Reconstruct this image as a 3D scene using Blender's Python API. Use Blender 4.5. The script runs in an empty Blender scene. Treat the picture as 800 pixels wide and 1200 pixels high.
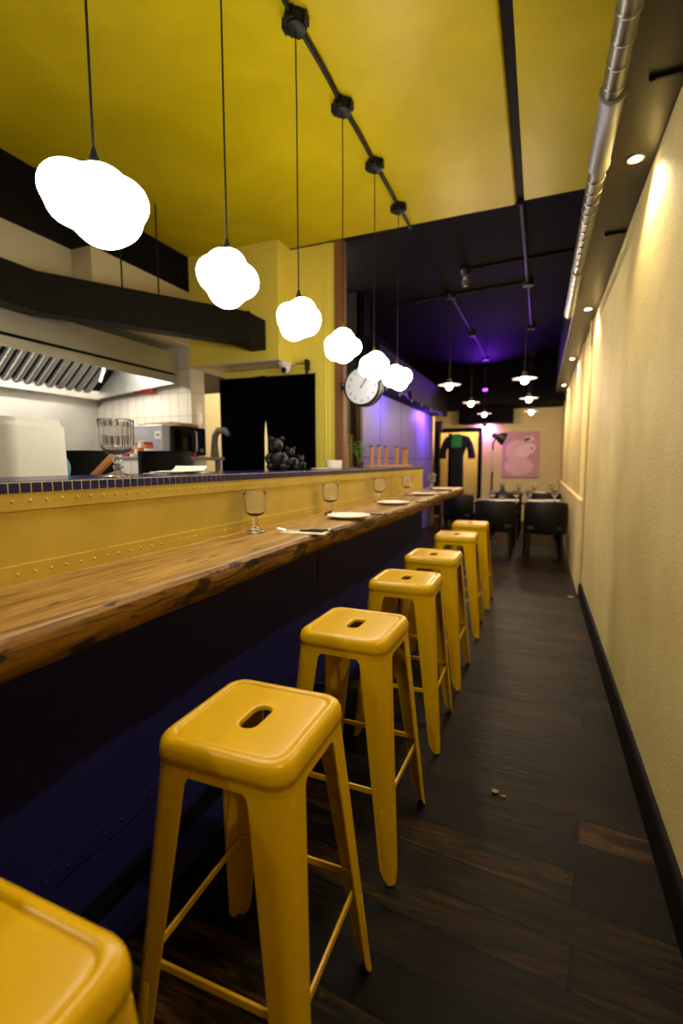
import bpy, bmesh, math, random
from mathutils import Vector, Matrix, noise
random.seed(7)
PI = math.pi
scene = bpy.context.scene
col = scene.collection
R = math.radians

# ------------------------------------------------------------------ materials
def lin(h):
    if isinstance(h, str):
        h = [int(h[i:i + 2], 16) / 255 for i in (0, 2, 4)]
    return tuple((c / 12.92 if c <= .04045 else ((c + .055) / 1.055) ** 2.4) for c in h) + (1,)

class Mat:
    def __init__(s, name):
        s.m = bpy.data.materials.new(name); s.m.use_nodes = True
        s.n = s.m.node_tree.nodes; s.l = s.m.node_tree.links
        s.b = s.n['Principled BSDF']; s._co = None
    def node(s, t, **k):
        n = s.n.new(t)
        for a, v in k.items(): setattr(n, a, v)
        return n
    def co(s, scale=(1, 1, 1), rot=(0, 0, 0), which='Object'):
        c = s.node('ShaderNodeTexCoord'); mp = s.node('ShaderNodeMapping')
        mp.inputs['Scale'].default_value = scale; mp.inputs['Rotation'].default_value = rot
        s.l.new(c.outputs[which], mp.inputs['Vector']); return mp.outputs[0]
    def noise(s, vec, scale, detail=4, rough=.55, dist=0):
        n = s.node('ShaderNodeTexNoise'); s.l.new(vec, n.inputs['Vector'])
        n.inputs['Scale'].default_value = scale; n.inputs['Detail'].default_value = detail
        n.inputs['Roughness'].default_value = rough; n.inputs['Distortion'].default_value = dist
        return n.outputs['Fac']
    def ramp(s, fac, stops):
        r = s.node('ShaderNodeValToRGB'); e = r.color_ramp.elements
        while len(e) < len(stops): e.new(.5)
        for i, (p, c) in enumerate(stops):
            e[i].position = p; e[i].color = lin(c) if isinstance(c, str) else (c, c, c, 1)
        s.l.new(fac, r.inputs[0]); return r.outputs[0]
    def mix(s, fac, a, b, mode='MIX'):
        m = s.node('ShaderNodeMix', data_type='RGBA', blend_type=mode)
        for sock, v in ((m.inputs[0], fac), (m.inputs[6], a), (m.inputs[7], b)):
            if isinstance(v, (int, float)): sock.default_value = v
            elif isinstance(v, (tuple, str)): sock.default_value = lin(v) if isinstance(v, str) else v
            else: s.l.new(v, sock)
        return m.outputs[2]
    def bump(s, h, strength=.3, dist=.01):
        b = s.node('ShaderNodeBump'); b.inputs['Strength'].default_value = strength
        b.inputs['Distance'].default_value = dist
        s.l.new(h, b.inputs['Height']); s.l.new(b.outputs[0], s.b.inputs['Normal'])
    def set(s, k, v):
        if isinstance(v, (int, float)): s.b.inputs[k].default_value = v
        elif isinstance(v, (tuple, str)): s.b.inputs[k].default_value = lin(v) if isinstance(v, str) else v
        else: s.l.new(v, s.b.inputs[k])

def basic(name, c, rough=.5, metal=0, vary=.12, scale=14, bump=0, spec=.5, stretch=(1, 1, 1), coat=0):
    """paint-like material: the colour wanders a little with noise"""
    m = Mat(name); v = m.co(stretch); n = m.noise(v, scale)
    c = lin(c)
    d = tuple(x * (1 - vary) for x in c[:3]) + (1,); e = tuple(min(1, x * (1 + vary)) for x in c[:3]) + (1,)
    m.set('Base Color', m.mix(n, d, e)); m.set('Roughness', rough); m.set('Metallic', metal)
    m.set('Specular IOR Level', spec)
    if coat: m.set('Coat Weight', coat); m.set('Coat Roughness', .15)
    if bump: m.bump(m.noise(v, scale * 4), bump, .004)
    return m.m

def emit(name, c, strength, base='ffffff'):
    m = Mat(name); v = m.co(); n = m.noise(v, 9)
    m.set('Base Color', m.mix(n, base, base)); m.set('Emission Color', c); m.set('Emission Strength', strength)
    return m.m

def glass(name, c='ffffff', rough=.02):
    m = Mat(name); v = m.co(); n = m.noise(v, 30)
    m.set('Base Color', c); m.set('Transmission Weight', .95); m.set('IOR', 1.4); m.set('Roughness', rough)
    m.bump(n, .05, .002)
    return m.m

M = {}
def mk_floor():
    m = Mat('dark_floorboards'); v = m.co(rot=(0, 0, R(5.5)))
    br = m.node('ShaderNodeTexBrick'); m.l.new(v, br.inputs['Vector'])
    br.offset = .37; br.offset_frequency = 2; br.squash = 1
    for k, x in (('Scale', 1), ('Mortar Size', .0055), ('Mortar Smooth', .2), ('Bias', 0), ('Brick Width', 3.1), ('Row Height', .132)):
        br.inputs[k].default_value = x
    br.inputs['Color1'].default_value = (0, 0, 0, 1); br.inputs['Color2'].default_value = (1, 1, 1, 1)
    br.inputs['Mortar'].default_value = (.4, .4, .4, 1)
    tone = m.ramp(br.outputs['Color'], [(0, '100b04'), (.3, '241a0a'), (.65, '3c2c12'), (1, '604520')])
    g = m.noise(m.co((1.6, 22, 1), (0, 0, R(5.5))), 2.2, 8, .7, .8)
    gr = m.ramp(g, [(.38, '2e2620'), (.5, 'a89880'), (.62, 'ffffff')])
    c = m.mix(1, tone, gr, 'MULTIPLY')
    st = m.noise(m.co((1.6, 7, 1), (0, 0, R(5.5))), 1.8, 6, .65, .4)
    c = m.mix(m.ramp(st, [(.46, 0.0), (.6, .88)]), c, '090503')
    c = m.mix(br.outputs['Fac'], c, '040302')
    m.set('Base Color', c); m.set('Roughness', m.ramp(g, [(.35, .36), (.65, .6)])); m.set('Specular IOR Level', .13)
    h = m.mix(br.outputs['Fac'], g, (0, 0, 0, 1))
    m.bump(h, .7, .005)
    return m.m
M['floor'] = mk_floor()

def mk_counter(name, edge):
    m = Mat(name)
    g = m.noise(m.co((16, .9, 16)), 2.4, 8, .62, 1.1)
    f = m.noise(m.co((90, 2.2, 90)), 2, 4, .6)
    if edge:
        c = m.ramp(g, [(.34, '241505'), (.45, '5c3d14'), (.55, '8a6224'), (.66, '3c260c')])
        kn = m.noise(m.co((9, 4.5, 9)), 1.7, 3)
        c = m.mix(m.ramp(kn, [(.58, 0.0), (.62, .85)]), c, '150c06')
    else:
        c = m.ramp(g, [(.36, '6c5422'), (.45, 'a88c4c'), (.55, 'c2a86a'), (.64, '7c6230')])
        c = m.mix(.35, c, m.ramp(f, [(.38, '8a6a30'), (.62, 'f0d090')]), 'MULTIPLY')
        # glued staves: broad strips along the length
        br = m.node('ShaderNodeTexBrick'); m.l.new(m.co(rot=(0, 0, R(90))), br.inputs['Vector'])
        br.offset = .5
        for k, x in (('Scale', 1), ('Mortar Size', .0008), ('Brick Width', 1.7), ('Row Height', .058), ('Bias', 0)):
            br.inputs[k].default_value = x
        br.inputs['Color1'].default_value = lin('c8a868'); br.inputs['Color2'].default_value = lin('ffeab8')
        br.inputs['Mortar'].default_value = lin('6e4a20')
        c = m.mix(.75, c, br.outputs['Color'], 'MULTIPLY')
        kn = m.noise(m.co((26, 5, 26)), 1.3, 2)
        c = m.mix(m.ramp(kn, [(.665, 0.0), (.69, .9)]), c, '1c1108')
    m.set('Base Color', c); m.set('Roughness', .42 if not edge else .6); m.set('Specular IOR Level', .35 if not edge else .2)
    m.bump(f, .12, .002)
    return m.m
M['counter'] = mk_counter('oiled_wood_top', False)
M['edge'] = mk_counter('live_edge_wood', True)

def mk_plaster():
    m = Mat('rough_cream_plaster'); v = m.co()
    n = m.noise(v, 70, 4, .65); big = m.noise(v, 2.2, 4)
    m.set('Base Color', m.ramp(big, [(.35, 'c6b270'), (.65, 'd4c080')]))
    m.set('Roughness', .7); m.bump(n, .6, .010)
    return m.m
M['plaster'] = mk_plaster()

def mk_yceil():
    m = Mat('mustard_ceiling_paint'); v = m.co()
    big = m.noise(v, 1.6, 5, .6, .5); mid = m.noise(v, 7, 4)
    c = m.ramp(big, [(.35, 'b4a006'), (.65, 'c8b20e')])
    sc = m.noise(m.co((1.5, .5, 1), (0, 0, .5)), 6, 6, .7, 1.5)
    c = m.mix(m.ramp(sc, [(.68, 0.0), (.8, .25)]), c, 'd6c860')
    m.set('Base Color', c); m.set('Roughness', .38); m.set('Specular IOR Level', .22)
    m.bump(mid, .12, .01)
    return m.m
M['yceil'] = mk_yceil()

def mk_tile():
    m = Mat('white_wall_tile')
    v = m.co()
    sw = m.node('ShaderNodeSeparateXYZ'); m.l.new(v, sw.inputs[0])
    cb = m.node('ShaderNodeCombineXYZ'); m.l.new(sw.outputs['X'], cb.inputs['X']); m.l.new(sw.outputs['Z'], cb.inputs['Y'])
    br = m.node('ShaderNodeTexBrick'); m.l.new(cb.outputs[0], br.inputs['Vector']); br.offset = 0
    for k, x in (('Scale', 1), ('Mortar Size', .003), ('Brick Width', .108), ('Row Height', .22)): br.inputs[k].default_value = x
    br.inputs['Color1'].default_value = lin('d9d2bf'); br.inputs['Color2'].default_value = lin('d2cab5')
    br.inputs['Mortar'].default_value = lin('a39a80')
    m.set('Base Color', br.outputs['Color']); m.set('Roughness', .2); m.bump(br.outputs['Fac'], -.3, .002)
    return m.m
M['tilewall'] = mk_tile()

def mk_steel(name, c='c9c6bd', rough=.3, st=(1, 1, 40)):
    m = Mat(name); n = m.noise(m.co(st), 6, 4); b = m.noise(m.co(), 2.0, 3)
    m.set('Base Color', m.mix(b, c, 'a9a69a')); m.set('Metallic', .9)
    m.set('Roughness', m.ramp(n, [(.3, rough * .9), (.7, rough * 1.15)]))
    return m.m
M['steel'] = mk_steel('brushed_steel', 'd6d3ca', .32, (3, 3, 3))
M['steel_back'] = mk_steel('stainless_splashback', 'e2dfd8', .5, (4, 4, 1))
M['filter'] = mk_steel('filter_steel', 'aeb0b2', .3)
M['galv'] = mk_steel('galvanised_duct', '26282f', .36)
M['sleeve'] = mk_steel('blue_grey_sleeve', '6f7690', .5)
M['galvseam'] = mk_steel('duct_seam', '6d7079', .35)
M['stool'] = basic('mustard_enamel', 'd2a604', .3, 0, .05, 9, .0, .3, coat=.08)
def mk_worn():
    m = Mat('worn_mustard_paint'); v = m.co(); n = m.noise(v, 6, 5)
    c = m.ramp(n, [(.35, 'c2a640'), (.65, 'd0b44a')])
    s = m.noise(m.co((1, 2.5, 1)), 26, 6, .75)
    c = m.mix(m.ramp(s, [(.74, 0.0), (.78, .8)]), c, '6a4c1c')
    m.set('Base Color', c); m.set('Roughness', .42); m.bump(n, .08, .01)
    return m.m
M['worn'] = mk_worn()
M['pier'] = basic('canary_wall_paint', 'ecd95a', .5, 0, .05, 3)
M['navy'] = basic('navy_panel_paint', '1f1f5c', .55, 0, .25, 5, .05, .2)
M['navytile'] = basic('navy_glazed_tile', '1c1a58', .16, 0, .25, 60)
M['grout'] = basic('cream_grout', 'f0dc9a', .7, 0, .1, 40)
M['black'] = basic('matt_black_paint', '090706', .65, 0, .3, 8, .05, .12)
M['blackceil'] = basic('black_ceiling_paint', '0a070b', .8, 0, .2, 3, .03, .06)
M['beam'] = basic('charcoal_beam_paint', '0c0907', .7, 0, .35, 5, .08, .1, (1, .2, 1))
M['ductblack'] = basic('black_duct_wrap', '0f0c09', .6, 0, .3, 7, .1, .15)
M['plastic'] = basic('black_plastic', '0b0b0e', .5, 0, .2, 20, 0, .3)
M['rubber'] = basic('black_rubber', '0d0c0b', .8)
M['cord'] = basic('black_cord', '0c0b0a', .6)
M['soffit'] = basic('olive_brown_soffit', '282213', .4, 0, .3, 5, .03, .4)
M['brass'] = basic('brass', 'a8843c', .3, .9)
M['globe'] = emit('opal_glass_lit', 'fff8ea', 19)
M['bulb'] = emit('warm_bulb_lit', 'ffd9a0', 60)
M['lens'] = emit('downlight_lens_lit', 'ffe6b8', 40)
M['hoodlamp'] = emit('hood_tube_lit', 'fff4e8', 6)
M['festoon'] = emit('festoon_bulb_lit', 'd8c8ff', .12, '6a6478')
M['violet'] = emit('violet_led_lit', '9a30ff', 4)
M['magenta'] = emit('magenta_led_lit', 'e060ff', 25)
M['cream'] = basic('cream_wall_paint', 'd3bf86', .6, 0, .06, 3)
M['creamk'] = basic('kitchen_wall_paint', 'cfc2a0', .55, 0, .06, 3)
M['white'] = basic('white_paint', 'e8e2d6', .5, 0, .04, 8)
M['china'] = basic('white_china', 'efe8dc', .2, 0, .03, 20)
M['paper'] = basic('white_paper', 'ece6da', .8, 0, .05, 30)
M['cloth'] = basic('black_curtain_cloth', '060509', 1.0, 0, .3, 40, .1, .0)
M['leather'] = basic('black_leatherette', '080707', .5, 0, .3, 20, .1, .35)
M['tablecloth'] = basic('black_table_linen', '100e10', .85, 0, .3, 40, .1, .2)
M['tabletop'] = basic('black_stained_top', '18140f', .35, 0, .3, 12)
M['lav'] = basic('lavender_wall_panel', '5d55ae', .5, 0, .06, 4)
M['lavgap'] = basic('panel_joint', '1a1626', .8)
M['postwood'] = basic('reddish_brown_timber', '7f5638', .6, 0, .3, 5, .15, .3, (6, 6, .6))
M['darkwood'] = basic('dark_timber', '2e1d12', .55, 0, .3, 6, .1, .3, (6, 6, .6))
M['lightwood'] = basic('honey_wood', 'b7813f', .5, 0, .2, 6, .05, .4, (8, 8, .8))
M['concrete'] = basic('grey_concrete', '6d665a', .85, 0, .25, 7, .3)
M['stone'] = basic('buff_stone', '9a8462', .85, 0, .3, 18, .4)
M['glass'] = glass('clear_pressed_glass', 'ffffff', .06)
def mk_poly():
    m = Mat('translucent_polypropylene'); v = m.co((1, 1, 3)); n = m.noise(v, 4)
    m.set('Base Color', m.mix(n, 'cfccc0', 'dcd9ce')); m.set('Roughness', .5); m.set('Transmission Weight', .12)
    m.set('Subsurface Weight', .35); m.set('Subsurface Radius', (.05, .05, .05))
    return m.m
M['poly'] = mk_poly()
M['blue'] = basic('dusty_blue_plastic', '5a8ba6', .45)
M['card'] = basic('brown_cardboard', 'a58456', .8, 0, .15, 10)
M['grey'] = basic('mid_grey_plastic', '8a8784', .4)
M['saucer'] = basic('grey_saucer_enamel', '4c4852', .5)
M['silver'] = basic('silver_microwave_case', 'b8bac0', .4, .4)
M['darkglass'] = basic('dark_oven_glass', '060608', .12)
M['red'] = basic('red_plastic', 'a81c1c', .4)
M['orange'] = basic('orange_label', 'c2592a', .5)
M['tan'] = basic('tan_spice', 'b08d52', .6)
M['clockface'] = basic('white_clock_face', 'd6d8e4', .5, 0, .02, 5)
M['leaf'] = basic('fresh_green_leaf', '5f8f2e', .45, 0, .3, 30)
M['stem'] = basic('green_stem', '4c6a2a', .5)
M['terracotta'] = basic('dark_pot', '2a241e', .6)
M['ornament'] = basic('satin_black_vinyl', '060605', .5, 0, .25, 15, .0, .3)
M['pinkbg'] = basic('dusky_pink_canvas', 'c792a8', .7, 0, .08, 9)
M['pinkfig'] = basic('pale_pink_paint', 'e2b2c0', .7, 0, .08, 12)
M['pinklight'] = basic('lighter_pink_paint', 'eccad2', .7, 0, .05, 12)
M['darkpaint'] = basic('brown_paint', '3a2430', .7)
M['navycloth'] = basic('navy_wool', '10101e', .95, 0, .3, 40, .2)
M['greencloth'] = basic('green_cotton', '2f8a52', .85, 0, .25, 20, .1)
M['rugpink'] = basic('weathered_pinkish_wood', '8b6a4e', .7, 0, .2, 10)
M['bluegl'] = glass('pale_blue_glass', 'a8bce0', .1)
M['napkin'] = basic('cream_paper_napkin', 'e9dcc0', .8, 0, .05, 40, .1)

# ------------------------------------------------------------------ mesh building
class MB:
    def __init__(s): s.v = []; s.f = []; s.mi = []; s.cur = 0
    def add(s, vs, fs):
        o = len(s.v); s.v += [tuple(x) for x in vs]
        s.f += [tuple(i + o for i in f) for f in fs]; s.mi += [s.cur] * len(fs); return s
    def mat(s, i): s.cur = i; return s
    def box(s, a, b, M4=None):
        (x0, y0, z0), (x1, y1, z1) = a, b
        vs = [Vector(p) for p in ((x0, y0, z0), (x1, y0, z0), (x1, y1, z0), (x0, y1, z0), (x0, y0, z1), (x1, y0, z1), (x1, y1, z1), (x0, y1, z1))]
        if M4 is not None: vs = [M4 @ p for p in vs]
        return s.add(vs, [(0, 3, 2, 1), (4, 5, 6, 7), (0, 1, 5, 4), (1, 2, 6, 5), (2, 3, 7, 6), (3, 0, 4, 7)])
    def loft(s, rings, caps=True, closed=True):
        n = len(rings[0]); vs = [p for r in rings for p in r]; fs = []
        for k in range(len(rings) - 1):
            for i in range(n if closed else n - 1):
                j = (i + 1) % n; fs.append((k * n + i, k * n + j, (k + 1) * n + j, (k + 1) * n + i))
        if caps:
            fs.append(tuple(range(n - 1, -1, -1))); fs.append(tuple(range((len(rings) - 1) * n, len(rings) * n)))
        return s.add(vs, fs)
    def lathe(s, prof, n=24, c=(0, 0, 0), M4=None, caps=True):
        rings = []
        for r, z in prof:
            ring = [Vector((r * math.cos(2 * PI * i / n), r * math.sin(2 * PI * i / n), z)) for i in range(n)]
            if M4 is not None: ring = [M4 @ p for p in ring]
            rings.append([p + Vector(c) for p in ring])
        return s.loft(rings, caps)
    def tube(s, pts, r, n=8, caps=True):
        pts = [Vector(p) for p in pts]; rings = []; up = None
        rs = r if isinstance(r, (list, tuple)) else [r] * len(pts)
        for i, p in enumerate(pts):
            t = (pts[min(i + 1, len(pts) - 1)] - pts[max(i - 1, 0)]).normalized()
            if up is None:
                up = t.orthogonal().normalized()
            up = (up - t * up.dot(t))
            up = up.normalized() if up.length > 1e-6 else t.orthogonal().normalized()
            b = t.cross(up)
            rings.append([p + (up * math.cos(2 * PI * k / n) + b * math.sin(2 * PI * k / n)) * rs[i] for k in range(n)])
        return s.loft(rings, caps)
    def sphere(s, c, r, nu=20, nv=12, M4=None):
        r = r if isinstance(r, (tuple, list)) else (r, r, r)
        rings = []
        for k in range(1, nv):
            ph = PI * k / nv
            rings.append([Vector((r[0] * math.sin(ph) * math.cos(2 * PI * i / nu), r[1] * math.sin(ph) * math.sin(2 * PI * i / nu), -r[2] * math.cos(ph))) for i in range(nu)])
        vs = [p for q in rings for p in q] + [Vector((0, 0, -r[2])), Vector((0, 0, r[2]))]
        if M4 is not None: vs = [M4 @ p for p in vs]
        vs = [p + Vector(c) for p in vs]; fs = []; m = nv - 1
        for k in range(m - 1):
            for i in range(nu):
                j = (i + 1) % nu; fs.append((k * nu + i, k * nu + j, (k + 1) * nu + j, (k + 1) * nu + i))
        for i in range(nu):
            j = (i + 1) % nu; fs.append((m * nu, j, i)); fs.append((m * nu + 1, (m - 1) * nu + i, (m - 1) * nu + j))
        return s.add(vs, fs)
    def prism(s, poly, d0, d1, axis='Z'):
        def P(u, v, w): return {'Z': (u, v, w), 'Y': (u, w, v), 'X': (w, u, v)}[axis]
        return s.loft([[Vector(P(u, v, d0)) for u, v in poly], [Vector(P(u, v, d1)) for u, v in poly]])
    def build(s, name, mats, parent=None, bevel=0, seg=2, smooth=True, angle=35, sub=0):
        me = bpy.data.meshes.new(name); me.from_pydata(s.v, [], s.f)
        for m in (mats if isinstance(mats, (list, tuple)) else [mats]): me.materials.append(m)
        for p, i in zip(me.polygons, s.mi): p.material_index = i
        bm = bmesh.new(); bm.from_mesh(me); bmesh.ops.recalc_face_normals(bm, faces=bm.faces); bm.to_mesh(me); bm.free()
        if smooth:
            me.polygons.foreach_set('use_smooth', [True] * len(me.polygons))
            me.set_sharp_from_angle(angle=R(angle))
        o = bpy.data.objects.new(name, me); col.objects.link(o)
        if parent is not None: o.parent = parent
        if bevel:
            b = o.modifiers.new('bevel', 'BEVEL'); b.width = bevel; b.segments = seg; b.limit_method = 'ANGLE'; b.angle_limit = R(40)
            b.harden_normals = False
        if sub:
            q = o.modifiers.new('smooth', 'SUBSURF'); q.levels = q.render_levels = sub
        return o

def tag(o, label=None, cat=None, group=None, kind=None):
    if label: o['label'] = label
    if cat: o['category'] = cat
    if group: o['group'] = group
    if kind: o['kind'] = kind
    return o
def thing(name, loc, label, cat, group=None, rz=0):
    o = bpy.data.objects.new(name, None); col.objects.link(o); o.location = loc; o.rotation_euler = (0, 0, rz)
    o.empty_display_size = .05
    return tag(o, label, cat, group)
def copy_tree(o, loc=None, rz=None, label=None, parent=None, group=None):
    kids = list(o.children)
    c = o.copy(); col.objects.link(c)
    if parent is not None: c.parent = parent
    if loc is not None: c.location = loc
    if rz is not None: c.rotation_euler = (0, 0, rz)
    if label: c['label'] = label
    if group: c['group'] = group
    for k in kids: copy_tree(k, parent=c)
    return c
def struct(name, mb, mat, **k): return tag(mb.build(name, mat, **k), kind='structure')
def B(a, b): return MB().box(a, b)
def rrect(hx, hy, r, n=6, cx=0, cy=0):
    pts = []
    for sx, sy, a0 in ((1, 1, 0), (-1, 1, 90), (-1, -1, 180), (1, -1, 270)):
        for i in range(n + 1):
            a = R(a0 + 90 * i / n); pts.append((cx + sx * (hx - r) + r * math.cos(a), cy + sy * (hy - r) + r * math.sin(a)))
    return pts
def light(name, kind, loc, energy, color, parent=None, **k):
    d = bpy.data.lights.new(name, kind); d.energy = energy; d.color = color
    for a, v in k.items(): setattr(d, a, v)
    o = bpy.data.objects.new(name, d); col.objects.link(o); o.location = loc
    if parent is not None: o.parent = parent
    return o

# ------------------------------------------------------------------ the setting
H = 3.2            # ceiling
XW = .415          # right wall
XB = -1.14         # bar face
Y0, Y1 = -2.2, 11.3
struct('floor', B((-4.6, Y0, -.1), (.6, 13.0, 0)), M['floor'])
struct('wall_right', B((XW, Y0, 0), (.6, Y1 + .2, H)), M['plaster'])
# skirting with a rounded top, slightly uneven
p = [(XW, 0), (XW - .022, 0), (XW - .022, .105), (XW - .017, .122), (XW - .008, .13), (XW, .132)]
struct('baseboard_right', MB().prism([(a, b) for a, b in p], Y0, Y1, 'Y'), M['black'])
# ceilings
cb = MB().box((-3.25, Y0, H), (-.222, 3.98, H + .12))
struct('ceiling', cb, M['yceil'], bevel=.02, seg=3)
struct('ceiling_right', B((-.17, Y0, H), (XW, 3.93, H + .12)), M['yceil'])
struct('ceiling_back', B((-4.6, 3.93, H + .03), (XW, Y1, H + .16)), M['blackceil'])
struct('ceiling_kitchen', B((-4.6, Y0, H), (-3.25, 3.98, H + .12)), M['white'])
struct('trim_1', B((-.235, Y0, H + .02), (-.165, 3.98, H + .10)), M['black'])
struct('trim_2', MB().tube([(-1.75, 3.99, H + .012), (-.2, 3.955, H + .012), (.3, 3.94, H + .012)], .012), M['black'])
# boxed soffit over the right wall
struct('trim_3', B((.228, Y0, 2.61), (XW, Y1, H)), M['soffit'], bevel=.004)
# kitchen walls
struct('wall_left', B((-4.6, Y0, 0), (-4.32, 3.75, H)), M['creamk'])
struct('wall_splashback', B((-4.325, Y0, 1.0), (-4.30, 3.75, 2.05)), M['steel_back'])
struct('wall_kitchen', B((-4.6, 3.75, 0), (-3.09, 3.95, H)), M['tilewall'])
struct('wall_front', B((-4.6, Y0 - .15, 0), (.6, Y0, H)), M['cream'])
struct('wall_above_hood', B((-4.32, Y0, 2.345), (-3.29, 2.70, H)), M['creamk'])
struct('trim_4', B((-4.32, 2.70, 2.40), (-3.085, 3.75, H)), M['creamk'], bevel=.003)
# charcoal beam
struct('trim_5', B((-3.285, Y0, 2.89), (-3.07, 3.76, H)), M['beam'], bevel=.006)
# yellow header over the pass, pier, lintel
struct('trim_21', B((-3.09, 3.752, 2.198), (-2.127, 4.28, 2.212)), M['creamk'])
struct('wall_header', B((-3.09, 3.75, 2.212), (-2.125, 4.28, H)), M['pier'], bevel=.004)
struct('wall_pier', B((-1.945, 3.99, 0), (-1.70, 4.25, H)), M['pier'], bevel=.003)
struct('wall_pier_upper', B((-2.125, 3.99, 2.215), (-1.945, 4.25, H)), M['pier'])
struct('trim_6', B((-2.9, 4.02, 2.085), (-1.945, 4.12, 2.19)), M['pier'], bevel=.004)
struct('trim_7', B((-3.62, 4.29, 2.06), (-2.6, 4.4, 2.28)), M['darkwood'], bevel=.004)
# thin beading on the pier
struct('trim_8', MB().box((-1.80, 3.982, 0), (-1.788, 3.99, H)).box((-1.765, 3.984, 0), (-1.757, 3.99, H)), M['pier'], bevel=.002)
# room behind the pass
struct('wall_pantry', B((-4.6, 5.6, 0), (-2.2, 5.7, H)), M['creamk'])
struct('wall_pantry_side', B((-4.6, 3.95, 0), (-4.5, 5.6, H)), M['creamk'])
# timber post on the pier's end
struct('trim_9', B((-1.698, 3.97, 0), (-1.615, 4.05, H)), M['postwood'], bevel=.004)
# passage wall behind the post: concrete over a stone dado, dark timber jamb
struct('wall_passage', MB().box((-2.35, 5.2, 1.62), (-2.06, 5.5, 2.05)), M['concrete'])
struct('wall_passage_top', B((-2.35, 5.2, 2.05), (-1.90, 5.5, H)), M['blackceil'])
struct('wall_passage_dado', MB().box((-2.35, 5.17, 0), (-2.04, 5.5, 1.60)).box((-2.35, 5.15, 1.60), (-2.03, 5.5, 1.63)), M['stone'], bevel=.006)
struct('trim_10', B((-2.03, 5.3, 0), (-1.965, 5.46, H)), M['darkwood'], bevel=.004)
struct('trim_11', B((-1.955, 5.2, 0), (-1.90, 5.28, H)), M['darkwood'], bevel=.004)
# lavender panelled wall, with joints
pw = MB().box((-2.3, 5.5, 0), (-2.1, 10.17, 2.26))
pw.mat(1)
for y in (6.55, 7.62, 8.65, 9.5): pw.box((-2.101, y - .006, 0), (-2.098, y + .006, 2.26))
pw.box((-2.101, 5.5, 1.365), (-2.098, 10.17, 1.377))
struct('wall_lavender', pw, [M['lav'], M['lavgap']])
struct('wall_lavender_end', B((-2.5, 10.17, 0), (-2.335, Y1, 2.8)), M['cream'])
struct('trim_12', B((-2.4, 5.5, 2.26), (-1.78, 10.05, 2.70)), M['black'], bevel=.01)
struct('wall_void', B((-2.4, 5.5, 2.70), (-2.3, Y1, H)), M['blackceil'])
# back wall with doorway
struct('wall_back', MB().box((-1.24, Y1, 0), (.6, Y1 + .15, 2.9)).box((-2.3, Y1, 0), (-2.22, Y1 + .15, 2.9)).box((-2.22, Y1, 2.02), (-1.24, Y1 + .15, 2.9)), M['cream'])
struct('trim_13', B((-2.3, 10.15, 2.47), (XW, 10.35, H + .1)), M['blackceil'])
struct('trim_14', B((-2.3, 10.35, 2.47), (XW, Y1, 2.6)), M['blackceil'])
struct('trim_15', B((-1.66, 10.75, 2.15), (-.56, Y1 + .01, 2.48)), M['blackceil'])
fr = MB().box((-2.29, Y1 - .04, 0), (-2.18, Y1 + .17, 2.09)).box((-1.30, Y1 - .04, 0), (-1.21, Y1 + .17, 2.09)).box((-2.29, Y1 - .04, 2.0), (-1.21, Y1 + .17, 2.09))
struct('trim_16', fr, M['black'], bevel=.006)
struct('wall_corridor', MB().box((-2.6, 12.6, 0), (-.9, 12.75, 2.7)).box((-2.6, Y1 + .15, 0), (-2.45, 12.6, 2.7)).box((-1.0, Y1 + .15, 0), (-.9, 12.6, 2.7)).box((-2.6, Y1 + .15, 2.6), (-.9, 12.75, 2.7)), M['cream'])
# dado rail and conduit on the right wall, far half
struct('trim_17', MB().box((XW - .028, 5.15, .0), (XW, Y1, .90)).box((XW - .04, 5.15, .90), (XW, Y1, .935)), M['cream'], bevel=.004)
for i, y in enumerate((6.1, 7.9, 9.6)):
    struct('trim_%d' % (18 + i), B((XW - .014, y - .02, .935), (XW, y + .02, 2.61)), M['cream'], bevel=.003)

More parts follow.
